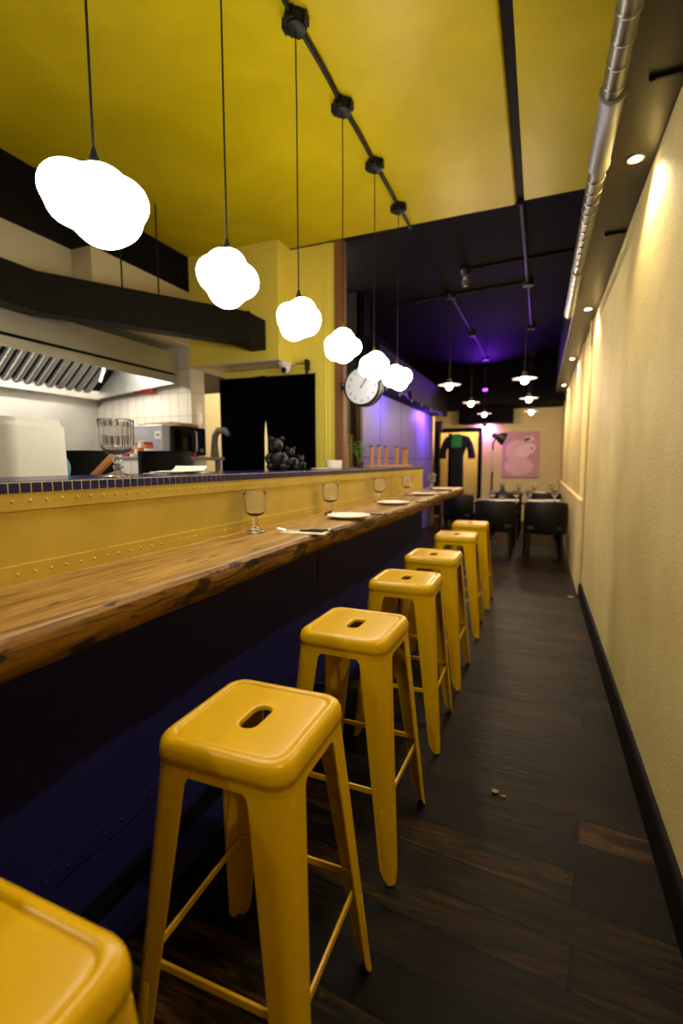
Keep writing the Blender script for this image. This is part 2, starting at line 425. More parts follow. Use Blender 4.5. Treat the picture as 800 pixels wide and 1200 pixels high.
# ------------------------------------------------------------------ bar stools
def polar(kind, a, c, th):
    """radius of a rounded square (half side a, corner c) or stadium in direction th"""
    dx, dy = math.cos(th), math.sin(th)
    lo, hi = 0, 1
    def inside(x, y):
        if kind == 'sq':
            qx, qy = max(abs(x) - (a - c), 0), max(abs(y) - (a - c), 0); return math.hypot(qx, qy) <= c
        return math.hypot(x, max(abs(y) - a, 0)) <= c
    for _ in range(30):
        m = (lo + hi) / 2
        if inside(dx * m, dy * m): lo = m
        else: hi = m
    return lo
def make_stool():
    root = thing('bar_stool', (0, 0, 0), 'mustard yellow metal bar stool', 'stool', 'mustard metal bar stools along the wooden counter')
    N = 96; rings = []
    prof = [('sq', .1535, .042, .687), ('sq', .1535, .042, .700), ('sq', .1532, .042, .7095), ('sq', .1552, .044, .712), ('sq', .1552, .044, .722), ('sq', .1540, .044, .735),
            ('sq', .1500, .042, .7455), ('sq', .144, .040, .7512), ('sq', .136, .036, .7534), ('sq', .130, .033, .7528), ('sq', .1275, .031, .7495), ('sq', .1255, .030, .7480), ('sq', .1235, .029, .7490), ('sq', .120, .028, .7495), ('sq', .112, .028, .7495), ('sq', .08, .028, .7493),
            ('st', .028, .028, .7492), ('st', .0275, .0240, .7490), ('st', .027, .0222, .7478), ('st', .027, .0212, .7455), ('st', .027, .0212, .738), ('sq', .12, .03, .739), ('sq', .144, .040, .735), ('sq', .149, .041, .72), ('sq', .1512, .042, .687)]
    ths = [2 * PI * (i + .5) / N for i in range(N)]
    for k, a, c, z in prof:
        rings.append([Vector((polar(k, a, c, t) * math.cos(t), polar(k, a, c, t) * math.sin(t), z)) for t in ths])
    rings.append(rings[0])
    mb = MB(); mb.loft(rings, caps=False); mb.build('seat', M['stool'], root, angle=50)
    ubr = MB()
    for s in (1, -1): ubr.tube([(-.134, -.134 * s, .668), (0, 0, .664 + .004 * s), (.134, .134 * s, .668)], .0045, 6)
    ubr.build('under_seat_brace', M['stool'], root)
    def leg(sx, sy):
        def sect(z):
            t = (.69 - z) / .69                       # 0 top .. 1 floor
            a = .1530 + (.207 - .1530) * t
            w = .082 - .040 * t
            if z > .667: w += .016 * (1 - math.sqrt(max(0, 1 - ((z - .667) / .021) ** 2)))
            if z < .05: w *= .55 + .45 * max(0, (z - .012) / .038) ** .5 if z > .012 else .55
            c = .04 - .022 * t; th = .0045
            out, inn = [], []
            pts = [(a - w, a)]
            for i in range(7):
                an = R(90 - 90 * i / 6); pts.append((a - c + c * math.cos(an), a - c + c * math.sin(an)))
            pts.append((a, a - w))
            for x, y in pts: out.append((x, y))
            d = th
            pin = [(a - w, a - d)]
            for i in range(7):
                an = R(90 - 90 * i / 6); pin.append((a - c + (c - d) * math.cos(an), a - c + (c - d) * math.sin(an)))
            pin.append((a - d, a - w))
            return [Vector((sx * x, sy * y, z)) for x, y in out + pin[::-1]]
        zs = [.6875, .686, .683, .678, .672, .667, .64, .6, .5, .4, .3, .2, .12, .06, .045, .03, .02, .012, .006]
        m = MB(); m.loft([sect(z) for z in zs])
        # pressed rib near the foot on both faces
        for f in range(2):
            rib = []
            for z, k in ((.235, .3), (.228, 1), (.09, 1), (.08, .3)):
                a = .1530 + .054 * (.69 - z) / .69; u = a - .030; h = .0022 * k; wd = .0075
                ring = [(u - wd, a - .001), (u - wd * .6, a + h), (u + wd * .6, a + h), (u + wd, a - .001)]
                rib.append([Vector((sx * x, sy * y, z)) if f == 0 else Vector((sx * y, sy * x, z)) for x, y in ring])
            m.loft(rib)
        o = m.build('leg', M['stool'], root)
        a = .206
        ft = MB().box((sx * (a - .028), sy * (a - .028), .0), (sx * (a - .006), sy * (a - .006), .0085))
        ft.build('rubber_foot', M['rubber'], o, bevel=.002)
    for sx in (1, -1):
        for sy in (1, -1): leg(sx, sy)
    for i in range(4):
        z = .262 if i % 2 else .275
        a = .1530 + .054 * (.69 - z) / .69 - .008
        rot = Matrix.Rotation(PI / 2 * i, 4, 'Z')
        m = MB()
        prof2 = [(-.009, -.0035), (.009, -.0035), (.009, .0035), (-.009, .0035)]
        rings = []
        for x, tw in ((-a + .004, 0), (-a + .03, 1), (a - .03, 1), (a - .004, 0)):
            rings.append([rot @ Vector((x, a - .004 + v, z + u * (.8 + .2 * tw))) for u, v in prof2])
        m.loft(rings); m.build('crossbar', M['stool'], root, bevel=.0015)
    return root
st_pos = [(-.556, .222), (-.556, .853), (-.569, 1.510), (-.578, 2.227), (-.577, 2.877), (-.579, 3.750), (-.571, 4.512)]
st_lab = ['mustard bar stool in the very foreground, only a corner of its seat in the frame',
          'largest fully seen mustard bar stool, two-tone shaded front leg, nearest whole stool',
          'mustard bar stool right behind the big near one, its right front foot fully visible',
          'mustard bar stool at the middle of the row, fourth counted from the foreground corner',
          'mustard bar stool fifth along the counter, in front of the two with lilac shine',
          'mustard bar stool with lilac shine on the seat, second from the far end',
          'farthest mustard bar stool, lilac lit seat, last before the black dining chairs']
proto = make_stool()
for i, ((x, y), lb) in enumerate(zip(st_pos, st_lab)):
    rz = R((0, 1.0, -1.2, .8, -.6, 1.5, 0)[i])
    if i == 0: proto.location = (x, y, 0); proto['label'] = lb
    else: copy_tree(proto, (x, y, 0), rz, lb)

# ------------------------------------------------------------------ bar: navy front, riveted mustard splash panel, tiled ledge
BY0, BY1 = -.6, 5.02
bar = thing('bar_unit', (XB, BY0, 0), 'long bar front, navy below, riveted mustard panel and blue tiled ledge above', 'bar')
def at0(mb):                                # bar parts are authored in world space
    mb.v = [(x - XB, y - BY0, z) for x, y, z in mb.v]; return mb
m = MB().box((XB - .45, BY0, 0), (XB, BY1, 1.0))
for y in (2.42,): m.box((XB, y - .012, .25), (XB + .004, y + .012, .93))
m.box((XB, BY0, .20), (XB + .006, BY1, .255))
y = BY0 + .03
while y < BY1:
    m.sphere((XB + .006, y, .228), (.004, .006, .006), 8, 6); y += .06
at0(m).build('front_panel', M['navy'], bar)
m = MB().prism([(XB + .105, .092), (XB + .165, .092), (XB + .165, .04), (XB + .158, .04), (XB + .158, .085), (XB + .105, .085)], BY0, BY1 - .1, 'Y')
y = BY0 + .03
while y < BY1 - .12:
    m.sphere((XB + .166, y, .062), (.004, .006, .006), 8, 6); y += .075
y = BY0 + .2
while y < BY1 - .1:
    m.box((XB - .002, y, .055), (XB + .12, y + .03, .085)); y += .9
at0(m).build('foot_rail', M['navy'], bar)
m = MB().box((XB, BY0, 0), (XB + .12, BY1 - .1, .05)); at0(m).build('gap_shade_box', M['black'], bar)  # black box added as the shade in the gap behind the foot rail
m = MB().box((XB - .05, BY0, 1.0), (XB, BY1, 1.232))
m.box((XB, BY0, 1.018), (XB + .0045, BY1, 1.062)).box((XB, BY0, 1.192), (XB + .0045, BY1, 1.232))
y = BY0 + .02
while y < BY1:
    for z in (1.040, 1.214): m.sphere((XB + .0040, y, z), (.0032, .0045, .0045), 10, 6)
    y += .0425
at0(m).build('splash_panel', M['worn'], bar)
m = MB().box((XB - .46, BY0, 1.232), (XB + .004, BY1, 1.2585)); m.mat(1)
pt = .0277; y = BY0 + .002
while y < BY1 - .01:
    m.box((XB + .002, y, 1.2335), (XB + .0062, y + pt - .0042, 1.2572))
    for k in range(16):
        m.box((XB + .001 - (k + 1) * pt, y, 1.257), (XB + .001 - k * pt - .0042, y + pt - .0042, 1.2603))
    y += pt
at0(m).build('tile_ledge', [M['grout'], M['navytile']], bar)
# grey edging that closes the far end of the ledge
m = MB().box((XB - .46, 3.45, 1.2585), (XB - .11, BY1, 1.2605)); at0(m).build('ledge_end_strip', M['concrete'], bar)

# live-edge counter
CZ = 1.02
def front(y):
    return -.800 + .012 * math.sin(y * 2.3 + .6) + .009 * noise.noise(Vector((y * 1.9, 3.1, 0))) + .006 * noise.noise(Vector((y * 6, 1.1, 0)))
cy0, cy1 = -.5, 5.62; n = 150; rings = []
for i in range(n + 1):
    y = cy0 + (cy1 - cy0) * i / n; f = front(y)
    w1 = .006 * noise.noise(Vector((y * 5, 9, 0))); w2 = .012 * noise.noise(Vector((y * 3, 5, 0)))
    zt = CZ
    prof = [(XB + .0062 if y < BY1 + .01 else XB - .02, zt), (f - .045, zt), (f - .012 + w1 * .5, zt - .003), (f + w1 * .6, zt - .012), (f + .004 + w1, zt - .03), (f - .004 + w2, zt - .055), (f - .018 + w2, zt - .078), (f - .03 + w2, zt - .084), (XB + .0062 if y < BY1 + .01 else XB - .02, zt - .084)]
    rings.append([Vector((a, y, b)) for a, b in prof])
mb = MB(); mb.loft(rings)
me_n = len(rings[0])
cnt = mb.build('bar_counter', [M['counter'], M['edge']], angle=40)
for pl in cnt.data.polygons:
    c = pl.center
    if pl.normal.z < .93 and len(pl.vertices) == 4: pl.material_index = 1
tag(cnt, 'long live-edge wooden counter top fixed to the bar front', 'counter')

# ------------------------------------------------------------------ glassware, plates, cutlery
def make_goblet(name='goblet', h=.167, w=.094):
    # pressed glass: fluted bowl, knopped stem, round foot
    n = 108; s = h / .167; q = w / .094
    root = thing(name, (0, 0, 0), '', 'glass')
    prof_o = [(.010, .066, 0), (.022, .0685, 0), (.0335, .075, .3), (.0415, .085, .8), (.0450, .097, 1), (.0462, .115, 1), (.0466, .135, 1), (.0468, .152, .7), (.0470, .166, 0), (.0458, .1672, 0)]
    prof_i = [(.0448, .166, 0), (.0444, .135, 0), (.0425, .098, 0), (.038, .087, 0), (.030, .079, 0), (.014, .0745, 0), (.0005, .0735, 0)]
    def ring(r, z, fl):
        out = []
        for i in range(n):
            a = 2 * PI * i / n; k = q * r * (1 - .032 * fl * abs(math.sin(9 * a)))
            out.append(Vector((k * math.cos(a), k * math.sin(a), s * z)))
        return out
    m = MB(); m.loft([ring(r, z, f) for r, z, f in prof_o + prof_i]); m.build('bowl', M['glass'], root, angle=60)
    m = MB(); m.lathe([(q * r, s * z) for r, z in [(.0375, 0), (.039, .002), (.037, .005), (.024, .010), (.012, .016), (.0085, .022), (.014, .027), (.015, .031), (.0085, .037), (.008, .041), (.0125, .046), (.013, .051), (.0085, .057), (.0095, .063), (.010, .066)]], 24)
    m.build('stem', M['glass'], root, angle=60)
    return root
gp = make_goblet(); gp['group'] = 'goblets set along the wooden counter'
gl = [(-1.067, 1.664, 'clear stemmed goblet on the counter beside the folded napkin, largest of the counter row'),
      (-1.055, 2.400, 'clear stemmed goblet on the counter behind the nearest white plate'),
      (-1.060, 3.290, 'clear stemmed goblet on the counter, third along, beside the second white plate'),
      (-1.035, 3.966, 'clear stemmed goblet on the counter in front of the mustard panel near its far end'),
      (-1.056, 5.080, 'clear stemmed goblet on the far counter end, against the lavender wall')]
for i, (x, y, lb) in enumerate(gl):
    o = gp if i == 0 else copy_tree(gp)
    o.location = (x, y, CZ + .0003); o['label'] = lb
g2 = make_goblet('goblet', .176, .105); g2.location = (-1.21, 1.115, 1.2606)
tag(g2, 'large fluted glass goblet standing on the blue tiled ledge', 'glass')

def make_plate(r=.112):
    root = bpy.data.objects.new('x', None)
    m = MB(); m.lathe([(.0, .004), (r * .55, .004), (r * .66, .006), (r * .97, .017), (r, .0185), (r, .0165), (r * .7, .003), (r * .6, 0), (0, 0)][::-1], 48)
    bpy.data.objects.remove(root)
    return m.build('dinner_plate', M['china'])
pp = make_plate()
pl_ = [(-.892, 2.262, 'white plate nearest the viewer on the counter, beside the second goblet'),
       (-.915, 3.140, 'white plate second along the counter, with dark cutlery at its right'),
       (-.925, 4.120, 'white plate third along the counter, in front of the fourth goblet'),
       (-.905, 4.960, 'white plate at the far end of the counter, lilac lit')]
for i, (x, y, lb) in enumerate(pl_):
    o = pp if i == 0 else copy_tree(pp)
    o.location = (x, y, CZ + .0005); tag(o, lb, 'plate', 'white plates along the wooden counter')

def napkin(loc, rz, lb):
    m = MB(); nx = 14; vs = []; 
    top = [[Vector(((i / nx - .5) * .19, (j / 4 - .5) * .075, .0045 + .0012 * math.sin(i * 1.3 + j) + (.004 if i == nx else 0) * (j % 2))) for j in range(5)] for i in range(nx + 1)]
    bot = [[Vector((p.x, p.y, 0)) for p in r] for r in top]
    m.loft([t + b[::-1] for t, b in zip(top, bot)])
    o = m.build('paper_napkin', M['napkin']); o.location = loc; o.rotation_euler = (0, 0, rz)
    return tag(o, lb, 'napkin')
def knife(loc, rz, lb, L=.2, dark=True):
    root = thing('table_knife', loc, lb, 'cutlery', 'dark handled cutlery on the counter', rz)
    m = MB(); rr = []
    for t in range(9):
        u = t / 8; x = -.01 + u * .10; w = .0062 + .0012 * math.sin(u * PI); h = .0045
        rr.append([Vector((x, w * math.cos(a), h + h * math.sin(a))) for a in [2 * PI * k / 10 for k in range(10)]])
    m.loft(rr); m.build('handle', M['plastic'], root)
    m = MB(); m.prism([(-.10, .001), (-.012, -.006), (-.008, -.006), (-.008, .007), (-.07, .008), (-.095, .006)], .003, .0045); m.build('blade', M['steel'], root)
    m = MB(); m.lathe([(.0066, 0), (.0066, .006)], 10, (0, 0, 0), Matrix.Translation((.068, 0, .0045)) @ Matrix.Rotation(PI / 2, 4, 'Y')); m.build('collar', M['steel'], root)
    return root
def fork(loc, rz, lb):
    root = thing('table_fork', loc, lb, 'cutlery', 'dark handled cutlery on the counter', rz)
    m = MB(); m.tube([(.0, 0, .004), (.05, 0, .005), (.10, 0, .004)], [.004, .0055, .0055], 10); m.build('handle', M['plastic'], root)
    m = MB(); m.tube([(.0, 0, .004), (-.03, 0, .004), (-.045, 0, .005)], [.003, .0025, .004], 8)
    m.box((-.058, -.0105, .004), (-.044, .0105, .0065))
    for k in range(4):
        y = -.009 + k * .006; m.tube([(-.056, y, .005), (-.075, y, .0085), (-.093, y, .013)], [.0017, .0016, .001], 6)
    m.build('tines', M['steel'], root)
    return root
napkin((-.868, 1.716, CZ + .0005), R(8), 'folded cream napkin under the dark cutlery beside the first counter goblet')
knife((-.845, 1.738, CZ + .0068), R(12), 'dark handled knife lying on the folded napkin', dark=True)
fork((-.885, 1.704, CZ + .0068), R(13), 'dark handled fork with bright tines lying on the folded napkin')
napkin((-.985, 2.44, CZ + .0005), R(12), 'crumpled cream napkin tucked behind the nearest plate')
knife((-.835, 2.43, CZ + .001), R(25), 'dark handled knife beside the nearest white plate')
knife((-.800, 3.32, CZ + .001), R(20), 'dark handled knife beside the second white plate')
knife((-.812, 4.22, CZ + .001), R(20), 'dark handled knife beside the third white plate')

# ------------------------------------------------------------------ cloud pendants
PX = -1.03
def make_cloud(seed):
    rnd = random.Random(seed); lobes = [((0, 0, 0), .078)]
    for k in range(7):
        a = 2 * PI * k / 7 + rnd.uniform(-.25, .25); el = rnd.uniform(-.35, .35)
        d = Vector((math.cos(a) * math.cos(el), math.sin(a) * math.cos(el), math.sin(el)))
        lobes.append((d * rnd.uniform(.046, .056), rnd.uniform(.050, .062)))
    lobes.append(((rnd.uniform(-.02, .02), rnd.uniform(-.02, .02), .034), .062)); lobes.append(((rnd.uniform(-.02, .02), rnd.uniform(-.02, .02), -.034), .062))
    bm = bmesh.new(); bmesh.ops.create_icosphere(bm, subdivisions=5, radius=1)
    for v in bm.verts:
        d = v.co.normalized(); acc = 0
        for c, r in lobes:
            c = Vector(c); b = d.dot(c); q = r * r - c.length_squared + b * b
            if q > 0: acc += max(0, b + math.sqrt(q)) ** 18
        v.co = d * acc ** (1 / 18)
    me = bpy.data.meshes.new('shade'); bm.to_mesh(me); bm.free()
    me.polygons.foreach_set('use_smooth', [True] * len(me.polygons)); me.materials.append(M['globe'])
    return me
clouds = [make_cloud(s) for s in (3, 11, 5)]
pnd_lab = ['cloud-shaped lit pendant nearest the viewer, biggest and leftmost of the six',
           'cloud-shaped lit pendant second from the viewer, above the black wrapped duct end',
           'cloud-shaped lit pendant third from the viewer, hanging before the yellow pier',
           'cloud-shaped lit pendant fourth from the viewer, over the timber post',
           'cloud-shaped lit pendant just above the round clock, fifth from the viewer',
           'smallest, farthest cloud-shaped lit pendant, right of the round clock']
pys = [.925, 1.466, 2.003, 2.532, 3.070, 3.624]
pdz = [-.005, 0, .005, 0, -.008, .004]
for i, y in enumerate(pys):
    z = 1.945 + pdz[i]
    r = thing('cloud_pendant', (PX, y, H), pnd_lab[i], 'pendant lamp', 'cloud pendants over the bar')
    sh = bpy.data.objects.new('shade', clouds[i % 3]); col.objects.link(sh); sh.parent = r; sh.location = (0, 0, z - H)
    sh.rotation_euler = (0, 0, R(70 * i + (20 if i else 35)))
    k = 1.06 if i < 2 else 1.0
    sh.scale = (1.0 * k, 1.0 * k, .98 * k) if i else (1.16, 1.16, .98)
    top = z - H + .098 * sh.scale[2]
    m = MB(); m.tube([(0, 0, -.06), (.0015, 0, -.4), (-.001, .001, -.8), (0, 0, top + .02)], .0032, 8); m.build('cord', M['cord'], r)
    m = MB(); m.lathe([(.012, -.02), (.012, .008), (.008, .014), (.006, .024), (.004, .03)], 16, (0, 0, top)); m.build('lamp_cap', M['brass'] if i > 2 else M['plastic'], r)
    m = MB()
    m.lathe([(.0, -.062), (.034, -.062), (.046, -.055), (.050, -.045), (.050, -.002), (.0, -.002)], 10)
    for a in range(4):
        mm = Matrix.Rotation(PI / 2 * a, 4, 'Z'); m.box((.046, -.020, -.05), (.058, .020, -.006), mm)
    m.build('ceiling_box', M['plastic'], r, bevel=.003)
# conduit between the ceiling boxes, bowed a little
for i in range(6):
    y0, y1 = pys[i] + .0605, (pys[i + 1] - .0605) if i < 5 else 3.96
    if i == 5: y0, y1 = pys[5] + .0605, 3.975
    m = MB(); m.tube([(PX + .004 * math.sin(PI * t / 6), y0 + (y1 - y0) * t / 6, H - .02) for t in range(7)], .0115, 10)
    o = m.build('conduit_run', M['plastic'])
    tag(o, ['black conduit between the nearest two lamp boxes on the yellow ceiling', 'black conduit between second and third lamp boxes on the yellow ceiling',
            'black conduit between third and fourth lamp boxes, longest one seen whole', 'black conduit between fourth and fifth lamp boxes on the yellow ceiling',
            'black conduit between the last two lamp boxes on the yellow ceiling', 'short black conduit stub from the last lamp box to the ceiling edge'][i], 'conduit', 'black conduits between the lamp boxes')

# ------------------------------------------------------------------ spiral duct along the soffit + brackets + downlights
duct = thing('spiral_duct', (.186, .6, 2.55), 'grey spiral metal duct with a sleeve joint, running along the soffit', 'duct')
m = MB(); L0, L1 = -2.6, 3.95; y = L0
rot = Matrix.Rotation(-PI / 2, 4, 'X')
m.lathe([(.030, L0), (.0345, L0)], 20, (0, 0, 0), rot, caps=False)
while y < L1:
    m.mat(0); m.lathe([(.0345, y), (.0345, y + .084)], 20, (0, 0, 0), rot, caps=False)
    m.mat(1); m.lathe([(.0345, y + .084), (.0372, y + .087), (.0372, y + .092), (.0345, y + .096)], 20, (0, 0, 0), rot, caps=False); y += .096
m.build('pipe', [M['galv'], M['galvseam']], duct)
m = MB(); m.lathe([(.0365, 1.37), (.044, 1.375), (.044, 1.39), (.040, 1.405), (.040, 1.78), (.044, 1.795), (.044, 1.81), (.0365, 1.815)], 24, (0, 0, 0), rot); m.build('sleeve', M['sleeve'], duct)
m = MB(); m.lathe([(.034, 3.99), (.036, 4.0), (.036, 4.03), (.02, 4.045), (.0, 4.05)], 20, (0, 0, 0), rot); m.build('end_cap', M['galv'], duct)
m = MB()
for yy in (.9, 3.0): m.lathe([(.0375, yy), (.0395, yy + .002), (.0395, yy + .022), (.0375, yy + .024)], 20, (0, 0, 0), rot); m.box((.0, yy, .03), (.05, yy + .022, .062))
m.build('strap', M['galv'], duct)
for i, (y, lb) in enumerate([(2.05, 'black flat strap screwed under the soffit, nearest the viewer'), (3.27, 'black flat strap screwed under the soffit, beyond the first downlight')]):
    m = MB().box((.30, y - .006, 2.598), (.408, y + .006, 2.61))
    for x in (.312, .398): m.lathe([(.007, -.004), (.008, 0)], 10, (x, y, 2.598))
    tag(m.build('soffit_strap', M['plastic']), lb, 'bracket', 'straps under the soffit')
dl = None
dlab = ['round downlight in the soffit above the viewer, washing the near plaster', 'brightest round downlight in the soffit, nearest one in the frame', 'round downlight in the soffit, second in the frame, above the wall conduit',
        'round downlight in the soffit, third in the frame', 'round downlight in the soffit, fourth in the frame, above the dining tables', 'farthest round downlight in the soffit, at the cream back wall']
for i, y in enumerate((.33, 2.536, 4.747, 6.881, 9.135, 11.0)):
    if i == 0:
        dl = thing('downlight', (.338, y, 2.61), dlab[0], 'downlight', 'downlights in the soffit')
        m = MB(); m.lathe([(.0255, -.0005), (.034, -.0005), (.035, -.004), (.033, -.007), (.0255, -.005), (.0255, -.0005)], 28, caps=False); m.build('ring', M['white'], dl)
        m = MB(); m.lathe([(.0, -.0035), (.0245, -.0035), (.0245, -.001), (0, -.001)], 24); m.build('lens', M['lens'], dl)
        sp = light('lamp', 'SPOT', (0, 0, -.012), 36, (1, .83, .56), dl, spot_size=R(125), spot_blend=.6, shadow_soft_size=.02)
    else: copy_tree(dl, (.338, y, 2.61), None, dlab[i])

# ------------------------------------------------------------------ kitchen
# extraction hood
hood = thing('extractor_hood', (-3.2, 0, 0), 'stainless canopy hood with baffle filters over the cooking line', 'extractor hood')
HX, HY1, HY0 = 0, 3.68, -1.6
m = MB()
sec = [(0, 2.055), (0, 2.125), (-.012, 2.125), (-.012, 2.145), (0, 2.145), (0, 2.335), (-1.08, 2.335), (-1.08, 2.325), (-.012, 2.325), (-.012, 2.055)]
m.prism(sec, HY0, HY1, 'Y')
m.box((-.012, HY1 - .012, 2.055), (-1.08, HY1, 2.335))
m.build('canopy', M['steel'], hood, bevel=.0015)
m = MB().add([(-.014, HY1 - .014, 2.30), (-.014, HY1 - .014, 2.058), (-1.06, HY1 - .014, 1.955), (-1.06, HY1 - .014, 2.30), (-.014, HY1 - .0125, 2.30), (-.014, HY1 - .0125, 2.058), (-1.06, HY1 - .0125, 1.955), (-1.06, HY1 - .0125, 2.30)], [(0, 1, 2, 3), (7, 6, 5, 4), (0, 4, 5, 1), (1, 5, 6, 2), (2, 6, 7, 3), (3, 7, 4, 0)])
m.build('end_panel', M['steel_back'], hood)
m = MB()
m.prism([(-1.08, 1.95), (-.98, 1.95), (-.98, 2.035), (-.985, 2.035), (-.985, 1.955), (-1.08, 1.955)], HY0, HY1 - .012, 'Y'); m.build('grease_trough', M['steel'], hood)
m = MB().box((-.012, HY1 - .03, 2.125), (.001, HY0, 2.146)); m.build('lip_groove', M['black'], hood)
nb = 0
for k in range(4):
    f = MB(); y0 = HY1 - .10 - (k + 1) * .5
    a = Vector((-.98, 0, 2.02)); b = Vector((-.62, 0, 2.32)); d = (b - a)
    for j in range(5):
        yy = y0 + .012 + j * .098
        # rounded baffles: half pipes running up the slope
        rr = []
        for p in (a, b):
            nrm = Vector((d.z, 0, -d.x)).normalized()
            rr.append([p + Vector((0, yy + .039 - .036 * math.cos(PI * q / 6), 0)) + nrm * (.024 * math.sin(PI * q / 6)) for q in range(7)] + [p + Vector((0, yy + .075, 0)) - nrm * .004, p + Vector((0, yy + .003, 0)) - nrm * .004])
        f.loft(rr)
    f.box((0, 0, 0), (.001, .001, .001), Matrix.Translation((-.9, y0 + .2, 2.1)))
    f.build('baffle_filter', M['filter'], hood)
bk = MB().add([(-1.0, HY0, 2.02), (-.62, HY0, 2.33), (-.62, HY1 - .02, 2.33), (-1.0, HY1 - .02, 2.02), (-1.02, HY0, 2.03), (-.64, HY0, 2.34), (-.64, HY1 - .02, 2.34), (-1.02, HY1 - .02, 2.03)], [(0, 1, 2, 3), (4, 7, 6, 5), (0, 4, 5, 1), (3, 2, 6, 7), (0, 3, 7, 4), (1, 5, 6, 2)])
bk.build('filter_back', M['black'], hood)
for y in (3.35, 2.10):
    m = MB(); m.tube([(-.55, y, 2.30), (-.55, y, 2.16), (-.60, y, 2.06)], .012, 8); m.build('drop_pipe', M['white'], hood)
m = MB(); m.lathe([(0, 0), (.03, 0), (.03, .9), (0, .9)], 14, (-.35, 2.6, 2.30), Matrix.Rotation(-PI / 2, 4, 'X')); m.build('lamp_tube', M['hoodlamp'], hood)
hl = light('lamp', 'AREA', (-.40, 2.75, 2.27), 22, (1, .95, .88), hood, shape='RECTANGLE', size=.2, size_y=1.7)
# cook line below the hood, seen only over the ledge
m = MB().box((-4.3, -1.6, 0), (-3.5, 2.8, .92)); m.box((-4.3, -1.6, .92), (-3.48, 2.82, .95))
tag(m.build('cooking_range', M['steel'], bevel=.004), 'stainless cooking bench below the extractor hood', 'kitchen bench')
# red cylinder on the hood's end
m = MB(); m.lathe([(0, 0), (.05, 0), (.056, .02), (.056, .20), (.03, .23), (.0, .235)], 20, (0, 0, 0), Matrix.Rotation(PI / 2, 4, 'X'))
o = m.build('red_canister', M['red']); o.location = (-3.6, 3.66, 2.395); tag(o, 'red canister lying on top of the hood end', 'canister')
m = MB().box((-3.75, 3.69, 2.0), (-3.5, 3.7499, 2.028)); tag(m.build('red_sign_strip', M['red'], bevel=.004), 'narrow red strip on the tiled wall under the hood end', 'strip')
# black duct, dog-legged, on two rods
dk = thing('black_wrapped_duct', (-2.6, 2.9, 2.4), 'black dog-legged box duct hung under the ceiling, ending at the yellow header', 'duct')
path = [(-3.117, -1.5), (-3.117, 2.26), (-2.332, 3.50), (-2.332, 3.76)]
hw = .075; z0, z1 = 2.29, 2.545
def offs(path, d):
    out = []
    for i, p in enumerate(path):
        p = Vector(p); a = (Vector(path[i]) - Vector(path[i - 1])).normalized() if i else None
        b = (Vector(path[i + 1]) - Vector(path[i])).normalized() if i < len(path) - 1 else None
        if a is None: a = b
        if b is None: b = a
        na = Vector((a.y, -a.x)); nb_ = Vector((b.y, -b.x)); n_ = (na + nb_).normalized(); out.append(p + n_ * d / max(.3, n_.dot(na)))
    return out
rt, lt = offs(path, hw), offs(path, -hw)
m = MB(); m.loft([[Vector((r.x + 2.6, r.y - 2.9, z0 - 2.4)), Vector((r.x + 2.6, r.y - 2.9, z1 - 2.4)), Vector((l.x + 2.6, l.y - 2.9, z1 - 2.4)), Vector((l.x + 2.6, l.y - 2.9, z0 - 2.4))] for r, l in zip(rt, lt)])
m.build('duct_body', M['ductblack'], dk, bevel=.006)
m = MB()
for t in (.33, .66):
    pass
r = [Vector((q.x + 2.6, q.y - 2.9)) for q in offs(path, hw + .004)][2]; l = [Vector((q.x + 2.6, q.y - 2.9)) for q in offs(path, -hw - .004)][2]
m.loft([[Vector((r.x, r.y + dy, z0 - 2.404)), Vector((r.x, r.y + dy, z1 - 2.396)), Vector((l.x, l.y + dy, z1 - 2.396)), Vector((l.x, l.y + dy, z0 - 2.404))] for dy in (0, .03)])
m.build('flange', M['ductblack'], dk)
for x, y in ((-2.82, 2.72), (-2.68, 2.93)):
    m = MB(); m.tube([(x + 2.6, y - 2.9, H - 2.4), (x + 2.6, y - 2.9, z1 - 2.41)], .006, 8); m.build('hanger_rod', M['plastic'], dk)
# shelf with the microwave, jars, pots
sh = thing('kitchen_shelf', (-3.0, 3.45, 1.36), 'grey steel shelf against the tiled wall carrying microwave and jars', 'shelf')
m = MB().box((-.62, -.52, -.03), (.28, .29, 0)); m.build('shelf_board', M['grey'], sh, bevel=.003)
for x in (-.55, .20):
    m = MB().box((x, -.50, -1.36), (x + .04, -.46, -.03)).box((x, .25, -1.36), (x + .04, .29, -.03)); m.build('shelf_leg', M['grey'], sh)
mw = thing('microwave_oven', (-3.10, 3.44, 1.36), 'silver sided microwave with a black door on the kitchen shelf', 'microwave', None, R(88))
m = MB().box((-.26, -.18, .012), (.26, .2, .268)); m.build('body', M['silver'], mw, bevel=.006)
m = MB().box((-.175, -.2, .016), (.13, -.181, .264)); m.build('door', M['plastic'], mw, bevel=.004)
m = MB().box((-.14, -.2015, .05), (.09, -.2005, .235)); dw = m.build('door_window', M['darkglass'], mw)
m = MB().tube([(.112, -.205, .05), (.112, -.222, .06), (.112, -.222, .22), (.112, -.205, .23)], .007, 8); m.build('handle', M['silver'], mw)
m = MB().box((.132, -.2, .016), (.258, -.181, .264)); m.build('control_panel', M['plastic'], mw, bevel=.003)
m = MB().lathe([(.018, 0), (.016, .016)], 18, (.195, -.2, .06), Matrix.Rotation(PI / 2, 4, 'X')); m.build('dial', M['grey'], mw)
m = MB().box((-.2615, -.165, .15), (-.2603, -.10, .215)); m.mat(1); m.box((-.2622, -.15, .176), (-.2612, -.118, .190)); m.build('white_tag', [M['paper'], M['plastic']], mw)
for x in (-.22, .22): m = MB().lathe([(.014, 0), (.016, .012)], 12, (x, -.12, 0)); m.build('foot', M['rubber'], mw)
